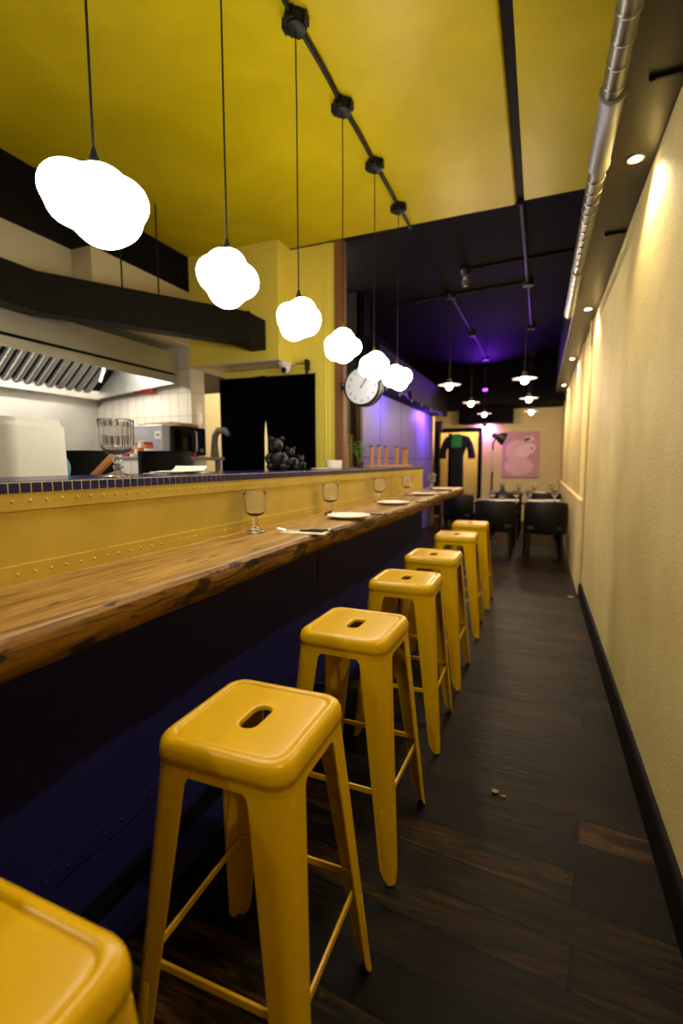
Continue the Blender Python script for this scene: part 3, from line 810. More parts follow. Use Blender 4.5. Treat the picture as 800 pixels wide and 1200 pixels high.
m = MB().box((-.24, -.15, 0), (.2, .13, .022), Matrix.Rotation(R(6), 4, 'Z')).box((-.2, -.12, .022), (.12, .14, .036), Matrix.Rotation(R(-5), 4, 'Z'))
o = m.build('flat_carton', M['card'], bevel=.002); o.location = (-3.08, 3.46, 1.6285); tag(o, 'flattened brown carton lying on top of the microwave', 'carton')
m = MB(); m.tube([(0, 0, 0), (0, 0, .12), (.01, 0, .20), (.05, 0, .245), (.12, 0, .24), (.16, 0, .20)], [.04, .03, .03, .032, .03, .02], 14)
o = m.build('grey_mixer_arm', M['concrete']); o.location = (-2.79, 3.69, 1.36); tag(o, 'grey curved appliance arm beside the microwave, half behind the curtain', 'appliance')
m = MB(); m.sphere((0, 0, .018), (.02, .02, .02), 14, 10); m.lathe([(.014, 0), (.012, .018)], 12)
o = m.build('red_knob_cap', M['red']); o.location = (-2.80, 3.42, 1.3605); tag(o, 'small red cap at the right of the microwave', 'cap')
jar = None
jd = [(-3.36, 3.06, .085, .028, 'tan', 'white', 'small tan jar at the left of the shelf, behind the black pot'),
      (-3.24, 3.08, .085, .030, 'red', 'white', 'red labelled jar on the shelf, lower jar of the stacked pair'),
      (-3.235, 3.08, .085, .027, 'orange', 'white', 'orange and white jar stacked on the red one'),
      (-3.165, 3.09, .075, .028, 'white', 'tan', 'white jar with a tan lid on the shelf'),
      (-3.10, 3.08, .070, .030, 'tan', 'orange', 'tan jar with an orange lid on the shelf'),
      (-3.03, 3.05, .080, .031, 'white', 'white', 'all white tub on the shelf beside the orange pot'),
      (-2.95, 3.04, .072, .034, 'orange', 'red', 'orange pot on the shelf next to the microwave'),
      (-3.30, 3.13, .11, .028, 'tan', 'red', 'taller tan jar with a red lid at the back of the shelf')]
for i, (x, y, h, r_, c1, c2, lb) in enumerate(jd):
    h *= 1.45; r_ *= 1.08
    if i == 2: h *= .62
    z = 1.3605 + (.085 * 1.45 + .0136 if i == 2 else 0)
    o = thing('spice_jar', (x, y, z), lb, 'jar', 'jars on the kitchen shelf')
    m = MB(); m.lathe([(r_ * .9, 0), (r_, .004), (r_, h * .8), (r_ * .85, h * .92), (r_ * .8, h)], 20); m.build('body', M[c1], o)
    m = MB(); m.lathe([(r_ * .86, h * .95), (r_ * .88, h * .96), (r_ * .88, h + .011), (r_ * .8, h + .013)], 20); m.build('lid', M[c2], o)
    m = MB(); m.lathe([(r_ + .0006, h * .22), (r_ + .0006, h * .62)], 20, caps=False); m.build('paper_band', M['paper' if c1 != 'white' else 'orange'], o)
# things standing on a bench behind the ledge
bench = thing('kitchen_bench', (-1.95, 1.4, 0), 'steel work bench hidden behind the bar ledge', 'bench')
m = MB().box((-.33, -1.9, .0), (.33, 1.2, 1.165)).box((-.35, -1.95, 1.165), (.35, 1.25, 1.195)); m.build('bench_body', M['steel'], bench, bevel=.004)
BZ = 1.1955
def pot(loc, r_, h, lb):
    o = thing('black_pot', loc, lb, 'pot', 'black pots behind the ledge')
    m = MB(); m.lathe([(r_ * .96, 0), (r_, .006), (r_, h), (r_ * .985, h), (r_ * .975, .01), (0, .008)], 40); m.build('pot_body', M['black'], o)
    m = MB(); m.lathe([(r_ + .001, h - .006), (r_ + .004, h - .004), (r_ + .004, h), (r_ + .001, h + .001)], 40, caps=False); m.build('rim', M['black'], o)
pot((-1.86, 2.03, BZ), .135, .17, 'wide black pot right of the goblet behind the tiled ledge')
pot((-2.10, 1.76, BZ), .115, .17, 'black pot half hidden behind the ledge goblet stem')
m = MB(); rr = []
for t, w in ((0, .016), (.15, .02), (.85, .022), (1, .016)):
    c = Vector((-.06, -.03, .03)).lerp(Vector((.05, .03, .155)), t); d_ = Vector((.11, .06, .125)).normalized(); u_ = d_.cross(Vector((0, 0, 1))).normalized(); v_ = d_.cross(u_)
    rr.append([c + u_ * x + v_ * y for x, y in rrect(w, w * .6, .006, 3)])
m.loft(rr)
o = m.build('wooden_utensil', M['lightwood']); o.location = (-1.80, 1.58, BZ); tag(o, 'tilted wooden utensil leaning beside the black pot behind the ledge goblet', 'utensil')
# papers on the ledge
for k in range(5):
    m = MB(); n_ = 10; rows = []
    for i in range(n_ + 1):
        u = i / n_; z = 0 + (.006 * max(0, u - .7) ** 2 * 30 * (1.2 if k == 4 else .0))
        rows.append([Vector(((u - .5) * .2, -.07, z)), Vector(((u - .5) * .2, .07, z)), Vector(((u - .5) * .2, .07, z + .0022)), Vector(((u - .5) * .2, -.07, z + .0022))])
    m.loft(rows); o = m.build('paper_menu', M['paper'] if k != 2 else M['card'])
    o.location = (-1.42 + .008 * k, 1.60 + .02 * (k % 3), 1.2606 + .0024 * k); o.rotation_euler = (0, 0, R(75 + 9 * k))
    tag(o, ['lowest sheet of the white paper pile on the tiled ledge', 'second sheet from the bottom of the ledge paper pile', 'brown card within the paper pile on the tiled ledge', 'curled sheet just under the top of the ledge paper pile', 'topmost curled sheet of the white paper pile on the ledge'][k], 'paper', 'papers piled on the tiled ledge')
# translucent tubs at the left
def tub(loc, rz, lb, w=.30, d=.26, h=.30):
    o = thing('storage_tub', loc, lb, 'tub', 'translucent tubs behind the ledge', rz)
    m = MB()
    rr = [[Vector((x, y, z)) for x, y in rrect(w / 2 * s, d / 2 * s, .03, 5)] for s, z in ((1.02, 0), (1.02, .012), (1.0, .014), (.975, h - .032), (.965, h - .026), (.92, h - .018), (.91, h - .003), (.89, h))]
    m.loft(rr); m.build('tub_body', M['poly'], o)
    m = MB()
    for s in (-1, 1):
        for x in (-.07, .0, .07): m.box((x * w / .3 - .006, s * d * .490 - .004, .03), (x * w / .3 + .006, s * d * .490 + .004, h - .06))
    m.build('ribs', M['poly'], o, bevel=.002)
tub((-1.80, 1.18, BZ), R(5), 'translucent white tub with a notched rim, right one of the pair at the frame edge', .30, .24, .27)
tub((-2.02, .82, BZ), R(12), 'translucent white tub cut off by the left frame edge', .34, .28, .30)
m = MB(); m.lathe([(0, -.005), (.085, -.004), (.088, 0), (.085, .004), (0, .012)], 32, (0, 0, 0), Matrix.Rotation(R(80), 4, 'Y'))
o = m.build('blue_lid', M['blue']); o.location = (-2.02, 1.48, BZ + .0865); o.rotation_euler = (0, 0, R(-40)); tag(o, 'round blue lid standing on edge behind the translucent tubs', 'lid')

# curtain with a slit
def curtain_panel(x0, x1, zt, zb, gap_side):
    m = MB(); nx = 28; nz = 18; F = []; 
    for k in range(nz + 1):
        v = k / nz; z = zt + (zb - zt) * v; row = []
        for i in range(nx + 1):
            u = i / nx; a, b = x0, x1
            op = .021 * min(1, max(0, (v - .235) / .08)) + .004 * math.sin(v * 13)* (v > .3)
            if gap_side > 0: b = x1 - (op if v > .235 else 0)
            else: a = x0 + (op if v > .235 else 0)
            x = a + (b - a) * u
            y = .006 * math.sin(u * 13 + gap_side) * (.3 + .9 * v) + .003 * math.sin(u * 41 + v * 2)
            row.append(Vector((x, y, z - .012 * math.sin(PI * u) * (1 - v))))
        F.append(row)
    m.loft([r_ + [p + Vector((0, .004, 0)) for p in r_[::-1]] for r_ in F])
    return m
cu = thing('black_curtain', (-2.39, 3.94, 0), 'black split curtain hanging across the kitchen doorway', 'curtain')
m = curtain_panel(-.512, -.0, 2.115, .35, 1); m.build('left_panel', M['cloth'], cu)
m = curtain_panel(-.0, .518, 2.10, .35, -1); m.build('right_panel', M['cloth'], cu)
m = MB(); m.tube([(-.50, .03, 2.11), (.505, .03, 2.095)], .009, 10); m.build('rod', M['plastic'], cu)
# lit things past the curtain slit
m = MB(); m.lathe([(.03, 0), (.045, .02), (.045, .2), (.02, .3), (.018, .4), (.0, .42)], 16); o = m.build('pale_bottle', M['white']); o.location = (-2.53, 4.55, 1.1)
tag(o, 'pale bottle glimpsed through the curtain slit', 'bottle')
m = MB().box((-3.0, 4.4, 0), (-2.35, 4.9, 1.07)).box((-3.02, 4.38, 1.07), (-2.33, 4.92, 1.0995)); tag(m.build('pantry_cabinet', M['white'], bevel=.003), 'pale cabinet in the pantry behind the curtain', 'cabinet')
# dome camera
cam_t = thing('security_camera', (-2.11, 3.88, 2.198), 'white dome security camera under the yellow header', 'security camera')
m = MB(); m.lathe([(.060, 0), (.060, -.018), (.054, -.03), (.046, -.036)], 24, (-.03, 0, 0)); m.build('mount', M['white'], cam_t)
m = MB(); m.sphere((-.03, 0, -.052), (.047, .047, .047), 24, 16); m.build('eyeball', M['white'], cam_t)
m = MB(); m.lathe([(.024, 0), (.026, .012), (.016, .0165), (0, .017)], 18, (-.022, -.034, -.066), Matrix.Rotation(R(115), 4, 'X')); m.build('lens', M['darkglass'], cam_t)
m = MB().box((-1.972, 3.93, 2.13), (-1.948, 3.99, 2.225)); m.lathe([(.012, 0), (.014, .03)], 10, (-1.96, 3.95, 2.10)); tag(m.build('door_bracket', M['plastic'], bevel=.003), 'small black bracket in the corner above the curtain', 'bracket')
# three plain black rounded ornaments
def ornament(loc, h, lb, rz):
    o = thing('black_ornament', loc, lb, 'ornament', 'black ornaments on the tiled ledge', rz)
    s = h / .21
    m = MB(); m.sphere((0, 0, .062 * s), (.045 * s, .040 * s, .062 * s), 24, 16); m.build('body', M['ornament'], o)
    m = MB(); m.sphere((0, -.004 * s, .152 * s), (.041 * s, .040 * s, .045 * s), 24, 16); m.sphere((0, -.038 * s, .142 * s), (.02 * s, .016 * s, .016 * s), 14, 10); m.build('head', M['ornament'], o)
    for sx in (-1, 1):
        m = MB(); m.sphere((sx * .034 * s, 0, .192 * s), (.017 * s, .011 * s, .017 * s), 14, 10); m.build('ear', M['ornament'], o)
        m = MB(); m.tube([(sx * .036 * s, -.004 * s, .100 * s), (sx * .055 * s, -.014 * s, .075 * s), (sx * .046 * s, -.034 * s, .052 * s)], [.016 * s, .017 * s, .016 * s], 12); m.sphere((sx * .046 * s, -.034 * s, .052 * s), .016 * s, 12, 8); m.build('arm', M['ornament'], o)
        m = MB(); m.tube([(sx * .024 * s, -.01 * s, .024 * s), (sx * .036 * s, -.05 * s, .022 * s)], [.023 * s, .020 * s], 12); m.sphere((sx * .037 * s, -.058 * s, .022 * s), (.021 * s, .018 * s, .022 * s), 14, 10); m.build('leg', M['ornament'], o)
ornament((-1.40, 2.42, 1.2606), .196, 'tallest of three black rounded bear ornaments on the ledge', R(25))
ornament((-1.40, 2.585, 1.2606), .142, 'middle black rounded bear ornament on the ledge, medium height', R(35))
ornament((-1.40, 2.725, 1.2606), .095, 'smallest black rounded bear ornament, right of the other two', R(30))
# white bowl on ledge
m = MB(); m.lathe([(.050, 0), (.056, .004), (.058, .058), (.055, .060), (.053, .010), (0, .008)], 32)
o = m.build('white_pot', M['china']); o.location = (-1.34, 3.12, 1.2606); tag(o, 'short white pot on the tiled ledge below the yellow pier', 'pot')
m = MB(); m.lathe([(.05, 0), (.062, .002), (.062, .008), (0, .008)][:3] + [(.05, .008)], 28); o = m.build('white_saucer', M['china']); o.location = (-1.36, 2.93, 1.2606); tag(o, 'small white saucer on the ledge left of the white pot', 'saucer')
# plant in a pot
pl = thing('potted_plant', (-1.36, 3.70, 1.2606), 'small leafy green plant in a pot on the ledge end', 'plant')
m = MB(); m.lathe([(.028, 0), (.034, .045), (.031, .046), (0, .04)], 20); m.build('pot', M['terracotta'], pl)
rnd = random.Random(4); st_ = MB(); lf = MB()
for k in range(11):
    a = rnd.uniform(0, 2 * PI); le = rnd.uniform(.10, .19); ln = rnd.uniform(.03, .10)
    p0 = Vector((.01 * math.cos(a), .01 * math.sin(a), .04)); p2 = Vector((ln * math.cos(a) * (1.5 if k < 3 else 1), ln * math.sin(a), .03 + le)); p1 = (p0 + p2) / 2 + Vector((0, 0, .02))
    st_.tube([p0, p1, p2], .0015, 5)
    for q in range(4):
        t = .45 + .18 * q; c = p0.lerp(p2, t) + Vector((0, 0, .02 * (1 - abs(2 * t - 1)))); aa = a + (1 if q % 2 else -1) * 1.0
        d = Vector((math.cos(aa), math.sin(aa), .35)).normalized() * rnd.uniform(.026, .042); s_ = d.cross(Vector((0, 0, 1))).normalized() * .013
        lf.add([c, c + d * .5 + s_ + Vector((0, 0, .003)), c + d, c + d * .5 - s_ + Vector((0, 0, .003)), c + d * .5 - Vector((0, 0, .002)), ], [(0, 1, 4), (1, 2, 4), (2, 3, 4), (3, 0, 4)])
st_.build('stems', M['stem'], pl); lf.build('leaves', M['leaf'], pl)
# wooden uprights in a tray
m = MB().box((-.055, -.72, 0), (.055, .72, .016)); o = m.build('wooden_tray', M['lightwood'], bevel=.005); o.location = (-1.36, 4.52, 1.2606); tag(o, 'long low wooden tray under the upright wooden sticks', 'tray')
for k, (y, hh) in enumerate([(4.00, .175), (4.16, .185), (4.42, .185), (4.72, .19), (4.80, .185), (5.02, .185), (5.17, .18)]):
    o = thing('wooden_upright', (-1.36 + .015 * (k % 2), y, 1.2768), ['leftmost wooden upright of the row on the ledge tray, nearest the plant', 'second wooden upright from the plant, broad forked top', 'third wooden upright from the plant, standing alone', 'left one of the middle pair of wooden uprights', 'right one of the middle pair of wooden uprights',
              'sixth wooden upright from the plant, standing alone', 'last wooden upright at the far end of the tray'][k], 'wooden stick', 'wooden uprights on the ledge tray')
    m = MB(); rr = []
    for z, w in ((0, .021), (.01, .021), (hh * .55, .019), (hh * .85, .024), (hh * .93, .028)): rr.append([Vector((x, y_, z)) for x, y_ in rrect(.012, w, .006, 3)])
    m.loft(rr); m.build('stick', M['lightwood'], o)
    m = MB(); rr = []
    for z, w in ((hh * .93, .029), (hh * .985, .030), (hh, .024)): rr.append([Vector((x, y_, z)) for x, y_ in rrect(.013, w, .006, 3)])
    m.loft(rr); m.build('dark_cap', M['darkwood'], o)
# station clock
ck = thing('wall_clock', (-1.418, 3.95, 1.952), 'round double-sided black rimmed clock on an arm from the timber post', 'clock', None, R(-4))
rx = Matrix.Rotation(PI / 2, 4, 'X')
m = MB(); m.lathe([(.150, .045), (.160, .050), (.168, .045), (.170, .03), (.170, -.03), (.168, -.045), (.160, -.050), (.150, -.045)], 64, (0, 0, 0), rx, caps=False)
m.build('rim', M['plastic'], ck)
for s in (1, -1): m = MB(); m.lathe([(0, .042 * s), (.153, .042 * s), (.153, .04 * s), (0, .04 * s)], 64, (0, 0, 0), rx); m.build('face', M['clockface'], ck)
m = MB(); m.lathe([(.166, .032), (.1712, .030), (.1712, .012), (.166, .010)], 64, (0, 0, 0), rx, caps=False); m.build('metal_band', M['sleeve'], ck)
for h in range(1, 13):
    a = R(90 - 30 * h)
    cu_ = bpy.data.curves.new('numeral', 'FONT'); cu_.body = str(h); cu_.size = .034; cu_.align_x = 'CENTER'; cu_.align_y = 'CENTER'; cu_.extrude = .0006
    o = bpy.data.objects.new('numeral_text', cu_); col.objects.link(o); o.parent = ck; o.location = (.122 * math.cos(a), -.0432, .122 * math.sin(a)); o.rotation_euler = (PI / 2, 0, 0)
    cu_.materials.append(M['plastic'])
    bpy.context.view_layer.update(); me_ = bpy.data.meshes.new_from_object(o); q = bpy.data.objects.new('numeral', me_); col.objects.link(q)
    q.parent = ck; q.location = o.location; q.rotation_euler = o.rotation_euler; bpy.data.objects.remove(o); q.name = 'numeral'
def hand(name, L, w, deg, y):
    a = R(90 - deg); d = Vector((math.cos(a), 0, math.sin(a))); s_ = Vector((-d.z, 0, d.x)) * w
    m = MB(); P = [-d * .02 + s_, d * L + s_ * .5, d * L - s_ * .5, -d * .02 - s_]
    m.loft([[p + Vector((0, y, 0)) for p in P], [p + Vector((0, y - .0015, 0)) for p in P]]); m.build(name, M['plastic'], ck)
hand('hour_hand', .085, .005, 36, -.0445); hand('minute_hand', .125, .0035, 41, -.0465)
m = MB(); m.tube([(-.167, 0, .0), (-.195, 0, 0)], .018, 14); m.box((-.202, -.03, -.05), (-.190, .03, .05)); m.build('wall_arm', M['plastic'], ck, bevel=.002)

# ------------------------------------------------------------------ back room: ceiling boxes, lamps, conduits
def saucer_lamp(x, y, z, lb):
    o = thing('saucer_pendant', (x, y, H + .03), lb, 'pendant lamp', 'small saucer pendants over the dining tables')
    m = MB(); m.lathe([(.0, -.05), (.05, -.05), (.055, -.04), (.055, 0), (0, 0)], 16); m.build('ceiling_box', M['plastic'], o)
    d = z - H - .03
    m = MB(); m.tube([(0, 0, -.05), (0, 0, d + .05)], .0045, 8); m.build('cord', M['cord'], o)
    m = MB(); m.lathe([(.022, d + .06), (.024, d + .02), (.05, d + .012), (.128, d - .008), (.132, d - .012), (.126, d - .012), (.05, d + .006), (.02, d + .012)], 36); m.build('saucer_shade', M['saucer'], o)
    m = MB(); m.sphere((0, 0, d - .026), (.040, .040, .042), 16, 12); m.build('bulb', M['bulb'], o)
    light('lamp', 'POINT', (0, 0, d - .075), 20, (1, .80, .52), o, shadow_soft_size=.035)
saucer_lamp(-1.012, 5.786, 2.219, 'white saucer pendant with bare bulb, front one of the left row')
saucer_lamp(-.995, 7.592, 2.219, 'white saucer pendant with bare bulb, middle one of the left row')
saucer_lamp(-.985, 9.40, 2.219, 'white saucer pendant, farthest of the left row, before the dark bulkhead')
saucer_lamp(-.183, 5.715, 2.224, 'white saucer pendant with bare bulb, front one of the right row')
saucer_lamp(-.175, 7.522, 2.230, 'white saucer pendant with bare bulb, middle one of the right row')
saucer_lamp(-.171, 9.33, 2.224, 'white saucer pendant, farthest of the right row, above the picture')
def pipe(pts, r_, lb, name='ceiling_conduit', mat='plastic', cat='conduit', grp=None):
    m = MB(); m.tube(pts, r_, 8); o = m.build(name, M[mat]); return tag(o, lb, cat, grp)
HZ = H + .018
pipe([(-.193, 3.99, HZ), (-.186, 5.66, HZ)], .016, 'black conduit running from the yellow ceiling strip to the right lamp box')
pipe([(-.18, 5.78, HZ), (-.178, 7.46, HZ)], .012, 'black conduit between front and middle lamp boxes of the right row')
pipe([(-.95, 5.776, HZ), (-.25, 5.726, HZ)], .012, 'black conduit crossing between the two front lamp boxes')
pipe([(-1.75, 5.9, HZ), (-1.07, 5.80, HZ)], .010, 'thin conduit going left from the left front lamp box')
pipe([(-1.01, 5.85, HZ), (-.998, 7.53, HZ)], .012, 'black conduit between front and middle lamp boxes of the left row')
pipe([(-.99, 7.65, HZ), (-.986, 9.34, HZ)], .012, 'black conduit between middle and far lamp boxes of the left row')
pipe([(-.70, 5.12, HZ), (.22, 5.05, HZ)], .012, 'black conduit crossing the ceiling to the bare lampholder')
lh = thing('bare_lampholder', (-.755, 5.13, H + .03), 'small ceiling lampholder with an unlit clear bulb on the black ceiling', 'lampholder')
m = MB(); m.lathe([(.0, -.06), (.03, -.06), (.05, -.03), (.05, 0), (0, 0)], 16); m.build('holder', M['plastic'], lh)
m = MB(); m.sphere((0, 0, -.12), (.036, .036, .046), 16, 12); m.lathe([(.016, -.085), (.018, -.055)], 12); m.build('clear_bulb', M['glass'], lh)
# festoon lights below the bulkhead
pipe([(-1.765, 5.6 + .44 * k, 2.245 - .012 * (k % 2)) for k in range(11)], .005, 'black festoon cable along the bottom of the black bulkhead', 'festoon_cable', 'cord', 'cable')
fb = None
for k, y in enumerate((5.75, 6.35, 7.0, 7.65, 8.35, 9.05, 9.6)):
    if fb is None:
        m = MB(); m.lathe([(.008, .03), (.009, .012), (.006, .008)], 10); m.sphere((0, 0, -.004), .012, 12, 8)
        fb = m.build('festoon_bulb', M['festoon']); o = fb
    else: o = fb.copy(); col.objects.link(o)
    o.location = (-1.765, y, 2.205)
    tag(o, ['festoon bulb nearest the round clock', 'second festoon bulb from the clock, above the lavender panels', 'third festoon bulb from the clock', 'fourth festoon bulb from the clock, at the middle of the string', 'fifth festoon bulb from the clock', 'sixth festoon bulb, last but one before the wall speaker', 'last festoon bulb before the wall speaker'][k], 'bulb', 'festoon bulbs along the bulkhead')
# violet floods
def flood(loc, rot, lb, mat, energy, colr, size, pos):
    o = thing('led_floodlight', loc, lb, 'floodlight'); o.rotation_euler = rot
    m = MB().box((-.05, -.03, -.035), (.05, .03, .035)); m.build('housing', M['plastic'], o, bevel=.004)
    m = MB().box((-.043, -.028, -.0365), (.043, .028, -.0355)); m.build('lens', M[mat], o)
    m = MB().box((-.056, -.006, -.01), (-.05, .006, .07)).box((.05, -.006, -.01), (.056, .006, .07)).box((-.056, -.006, .064), (.056, .006, .07)); m.build('bracket', M['plastic'], o)
    light('lamp', 'SPOT', (0, 0, -.042), energy, colr, o, spot_size=R(size), spot_blend=.8, shadow_soft_size=.03)
flood((-1.05, 10.095, 2.72), (R(-122), 0, 0), 'small violet floodlight on the dark bulkhead, aimed up at the black ceiling', 'violet', 110, (.24, .03, 1), 105, None)
flood((-1.70, 9.2, 2.215), (0, R(78), 0), 'added violet floodlight under the bulkhead, washing the lavender panels at the far end', 'violet', 95, (.40, .14, 1), 150, None)  # added flood standing in for the LED strip above the wall
flood((-1.15, Y1 - .16, 2.13), (R(62), 0, 0), 'small magenta floodlight high on the cream back wall', 'magenta', 75, (.80, .22, 1), 165, None)
flood((-1.66, 6.5, 2.215), (0, R(75), 0), 'added violet floodlight under the bulkhead, washing the near lavender panels', 'violet', 17, (.36, .24, 1), 160, None)  # added flood that tints the near panels violet
# speaker at bulkhead end
sp_ = thing('wall_speaker', (-2.0, 10.25, 2.06), 'small black speaker at the end of the lavender wall', 'speaker')
m = MB().box((-.07, -.08, -.11), (.07, .08, .11)); m.build('cabinet', M['plastic'], sp_, bevel=.008)
m = MB(); m.lathe([(.05, 0), (.052, .006), (.02, .002)], 20, (0, -.08, -.03), Matrix.Rotation(PI / 2, 4, 'X')); m.build('cone', M['rubber'], sp_)
# wall conduit
pipe([(XW - .012, 5.12, 0), (XW - .012, 5.12, 2.61)], .011, 'pale vertical conduit on the right wall where the dado begins', 'wall_conduit', 'cream')
# picture
pic = thing('canvas_picture', (-.395, Y1 - .001, 1.47), 'pink canvas picture of a curled pale shape on the back wall', 'picture')
m = MB().box((-.375, -.04, -.50), (.375, 0, .50)); m.build('canvas', M['pinkbg'], pic, bevel=.004)
def blob(name, c, rx_, rz_, mat, y, rot=0):
    m = MB(); m.lathe([(0, 0), (1, 0), (1, .0015), (0, .0015)], 36, (0, 0, 0), Matrix.Translation((c[0], y, c[1])) @ Matrix.Rotation(rot, 4, 'Y') @ Matrix.Diagonal((rx_, 1, rz_, 1)) @ Matrix.Rotation(PI / 2, 4, 'X')); m.build(name, M[mat], pic)
blob('painted_body', (-.03, -.25), .30, .20, 'pinkfig', -.0405)
blob('painted_back', (-.06, .08), .26, .24, 'pinkfig', -.0425)
blob('painted_neck', (.10, .10), .22, .13, 'pinklight', -.0445, R(-25))
blob('painted_crest', (.17, .34), .10, .06, 'pinklight', -.0465)
blob('painted_mark', (.13, .33), .07, .03, 'darkpaint', -.0485, R(-20))
blob('painted_eye', (.23, .14), .02, .02, 'darkpaint', -.0505)
# floor lamp
fl = thing('floor_lamp', (-.70, 8.05, 0), 'black and chrome floor lamp with a tilted black head behind the tables', 'floor lamp')
m = MB(); m.lathe([(.14, 0), (.14, .012), (.03, .02), (.016, .03)], 28); m.build('base', M['plastic'], fl)
m = MB(); m.tube([(0, 0, .02), (0, 0, 1.15)], .016, 10); m.build('lower_pole', M['plastic'], fl)
m = MB(); m.tube([(0, 0, 1.15), (0, 0, 1.50)], .012, 10); m.build('chrome_pole', M['steel'], fl)
m = MB(); m.tube([(0, 0, 1.50), (.0, 0, 1.6), (.04, 0, 1.68)], .014, 10); m.build('elbow', M['plastic'], fl)
m = MB(); m.lathe([(.028, -.11), (.04, -.09), (.042, -.03), (.07, .0), (.095, .06), (.1, .10), (.096, .10), (.06, .01), (.0, 0)], 28, (0, 0, 0), Matrix.Translation((.09, -.01, 1.70)) @ Matrix.Rotation(R(112), 4, 'Y')); m.build('lamp_head', M['plastic'], fl)
# dining tables
def table(x0, x1, y0, y1, lb, drape=.25):
    cx, cy = (x0 + x1) / 2, (y0 + y1) / 2
    o = thing('dining_table', (cx, cy, 0), lb, 'table', 'black dining tables at the back')
    w, d = (x1 - x0) / 2, (y1 - y0) / 2
    m = MB().box((-w, -d, .72), (w, d, .745)); m.build('tabletop', M['tabletop'], o, bevel=.004)
    for sx in (-1, 1):
        for sy in (-1, 1): m = MB(); m.tube([(sx * (w - .06), sy * (d - .06), .72), (sx * (w - .05), sy * (d - .05), 0)], [.022, .016], 10); m.build('leg', M['plastic'], o)
    return o
table(-.86, -.27, 6.95, 7.75, 'black dining table in the front row, left, behind the left chair')
table(-.215, .345, 7.05, 7.85, 'black dining table in the front row, right, against the plaster wall')
table(-.80, -.25, 9.0, 9.8, 'black dining table in the second row, left, behind the floor lamp')
table(-.18, .345, 9.0, 9.8, 'black dining table in the second row, right, by the wall ledge')
table(-1.62, -1.05, 8.2, 9.0, 'black dining table at the left, before the doorway with the coat')
gb = make_goblet(h=.165, w=.09)
first = True
for x, y, lb in [(-.60, 7.05, 'goblet on the left front dining table, beside the floor lamp pole'), (-.285, 7.17, 'goblet at the right edge of the left front dining table'), (-.125, 7.25, 'goblet at the left edge of the right front dining table'),
                 (.215, 7.38, 'goblet on the right front dining table nearest the plaster wall'), (-.07, 9.15, 'goblet on the second row table, below the picture corner'), (.215, 9.2, 'goblet on the second row table nearest the plaster wall'),
                 (-.34, 9.2, 'goblet on the second row left table, right of the pair there'), (-.62, 9.25, 'goblet on the second row left table, near the lamp pole')]:
    if y > 9 and x == -.34: x = -.33
    o = gb if first else copy_tree(gb); first = False
    o.location = (x, y, .7455); tag(o, lb, 'glass', 'goblets on the back dining tables')
for x, y, lb in [(-.56, 7.2, 'white napkin on the left front dining table, lilac lit'), (-.36, 7.28, 'white napkin under the right goblet of the left front table'), (-.02, 7.3, 'white napkin on the right front dining table, left setting'), (.19, 7.45, 'white napkin on the right front dining table, wall setting'), (.02, 9.4, 'white napkin on the second row right table')]:
    m = MB().box((-.10, -.07, 0), (.10, .07, .006)); o = m.build('folded_napkin', M['paper'], bevel=.002); o.location = (x, y + .14, .7456); tag(o, lb, 'napkin', 'napkins on the back tables')
cf = thing('water_carafe', (-.50, 7.62, .7455), 'pale blue rounded carafe on the left front dining table', 'carafe')
m = MB(); m.lathe([(.04, 0), (.06, .03), (.062, .09), (.04, .15), (.022, .18), (.024, .21)], 22); m.build('carafe_body', M['bluegl'], cf); m = MB(); m.lathe([(.023, .208), (.025, .222), (.012, .228)], 16); m.build('stopper', M['steel'], cf)
# upholstered chairs
def make_chair():
    o = thing('dining_chair', (0, 0, 0), '', 'chair', 'black dining chairs')
    m = MB(); rr = []
    for z, s in ((.40, .93), (.415, .98), (.46, 1.0), (.482, .96), (.488, .85)): rr.append([Vector((x, y, z)) for x, y in rrect(.235 * s, .225 * s, .05, 5)])
    m.loft(rr); m.build('seat', M['leather'], o)
    # curved back
    m = MB(); rr = []
    for k in range(13):
        a = -1.05 + 2.1 * k / 12; cx, cy = .245 * math.sin(a) / math.sin(1.05), -.225 + .12 * (1 - math.cos(a)) / (1 - math.cos(1.05))
        nx_, ny_ = math.sin(a) * .6, -math.cos(a); top = .800 - .02 * (abs(a) / 1.05) ** 4; tp = .045
        sec = [(0, .40), (.02, .38), (tp, .42), (tp * .9 + .012, top - .05), (tp * .5 + .012, top), (.006, top - .004), (.0, top - .05)]
        rr.append([Vector((cx + nx_ * (d_ - .02), cy + ny_ * (d_ - .02), z)) for d_, z in sec])
    m.loft(rr); m.build('backrest', M['leather'], o, angle=60)
    for sx in (-1, 1):
        m = MB(); m.tube([(sx * .19, -.18, .42), (sx * .215, -.235, 0)], [.02, .012], 10); m.build('leg', M['plastic'], o)
        m = MB(); m.tube([(sx * .19, .18, .42), (sx * .20, .205, 0)], [.02, .012], 10); m.build('leg', M['plastic'], o)
    return o
ch = make_chair(); ch.location = (-.535, 6.83, 0); ch['label'] = 'black upholstered dining chair, left one of the near pair, back to the viewer'
copy_tree(ch, (.095, 6.80, 0), 0, 'black upholstered dining chair, right one of the near pair, beside the plaster wall')
copy_tree(ch, (-1.18, 7.98, 0), R(-10), 'black upholstered dining chair behind the counter end, before the doorway')
copy_tree(ch, (-.52, 8.72, 0), 0, 'black dining chair at the second row left table')
copy_tree(ch, (.09, 8.70, 0), 0, 'black dining chair at the second row right table, by the wall ledge')
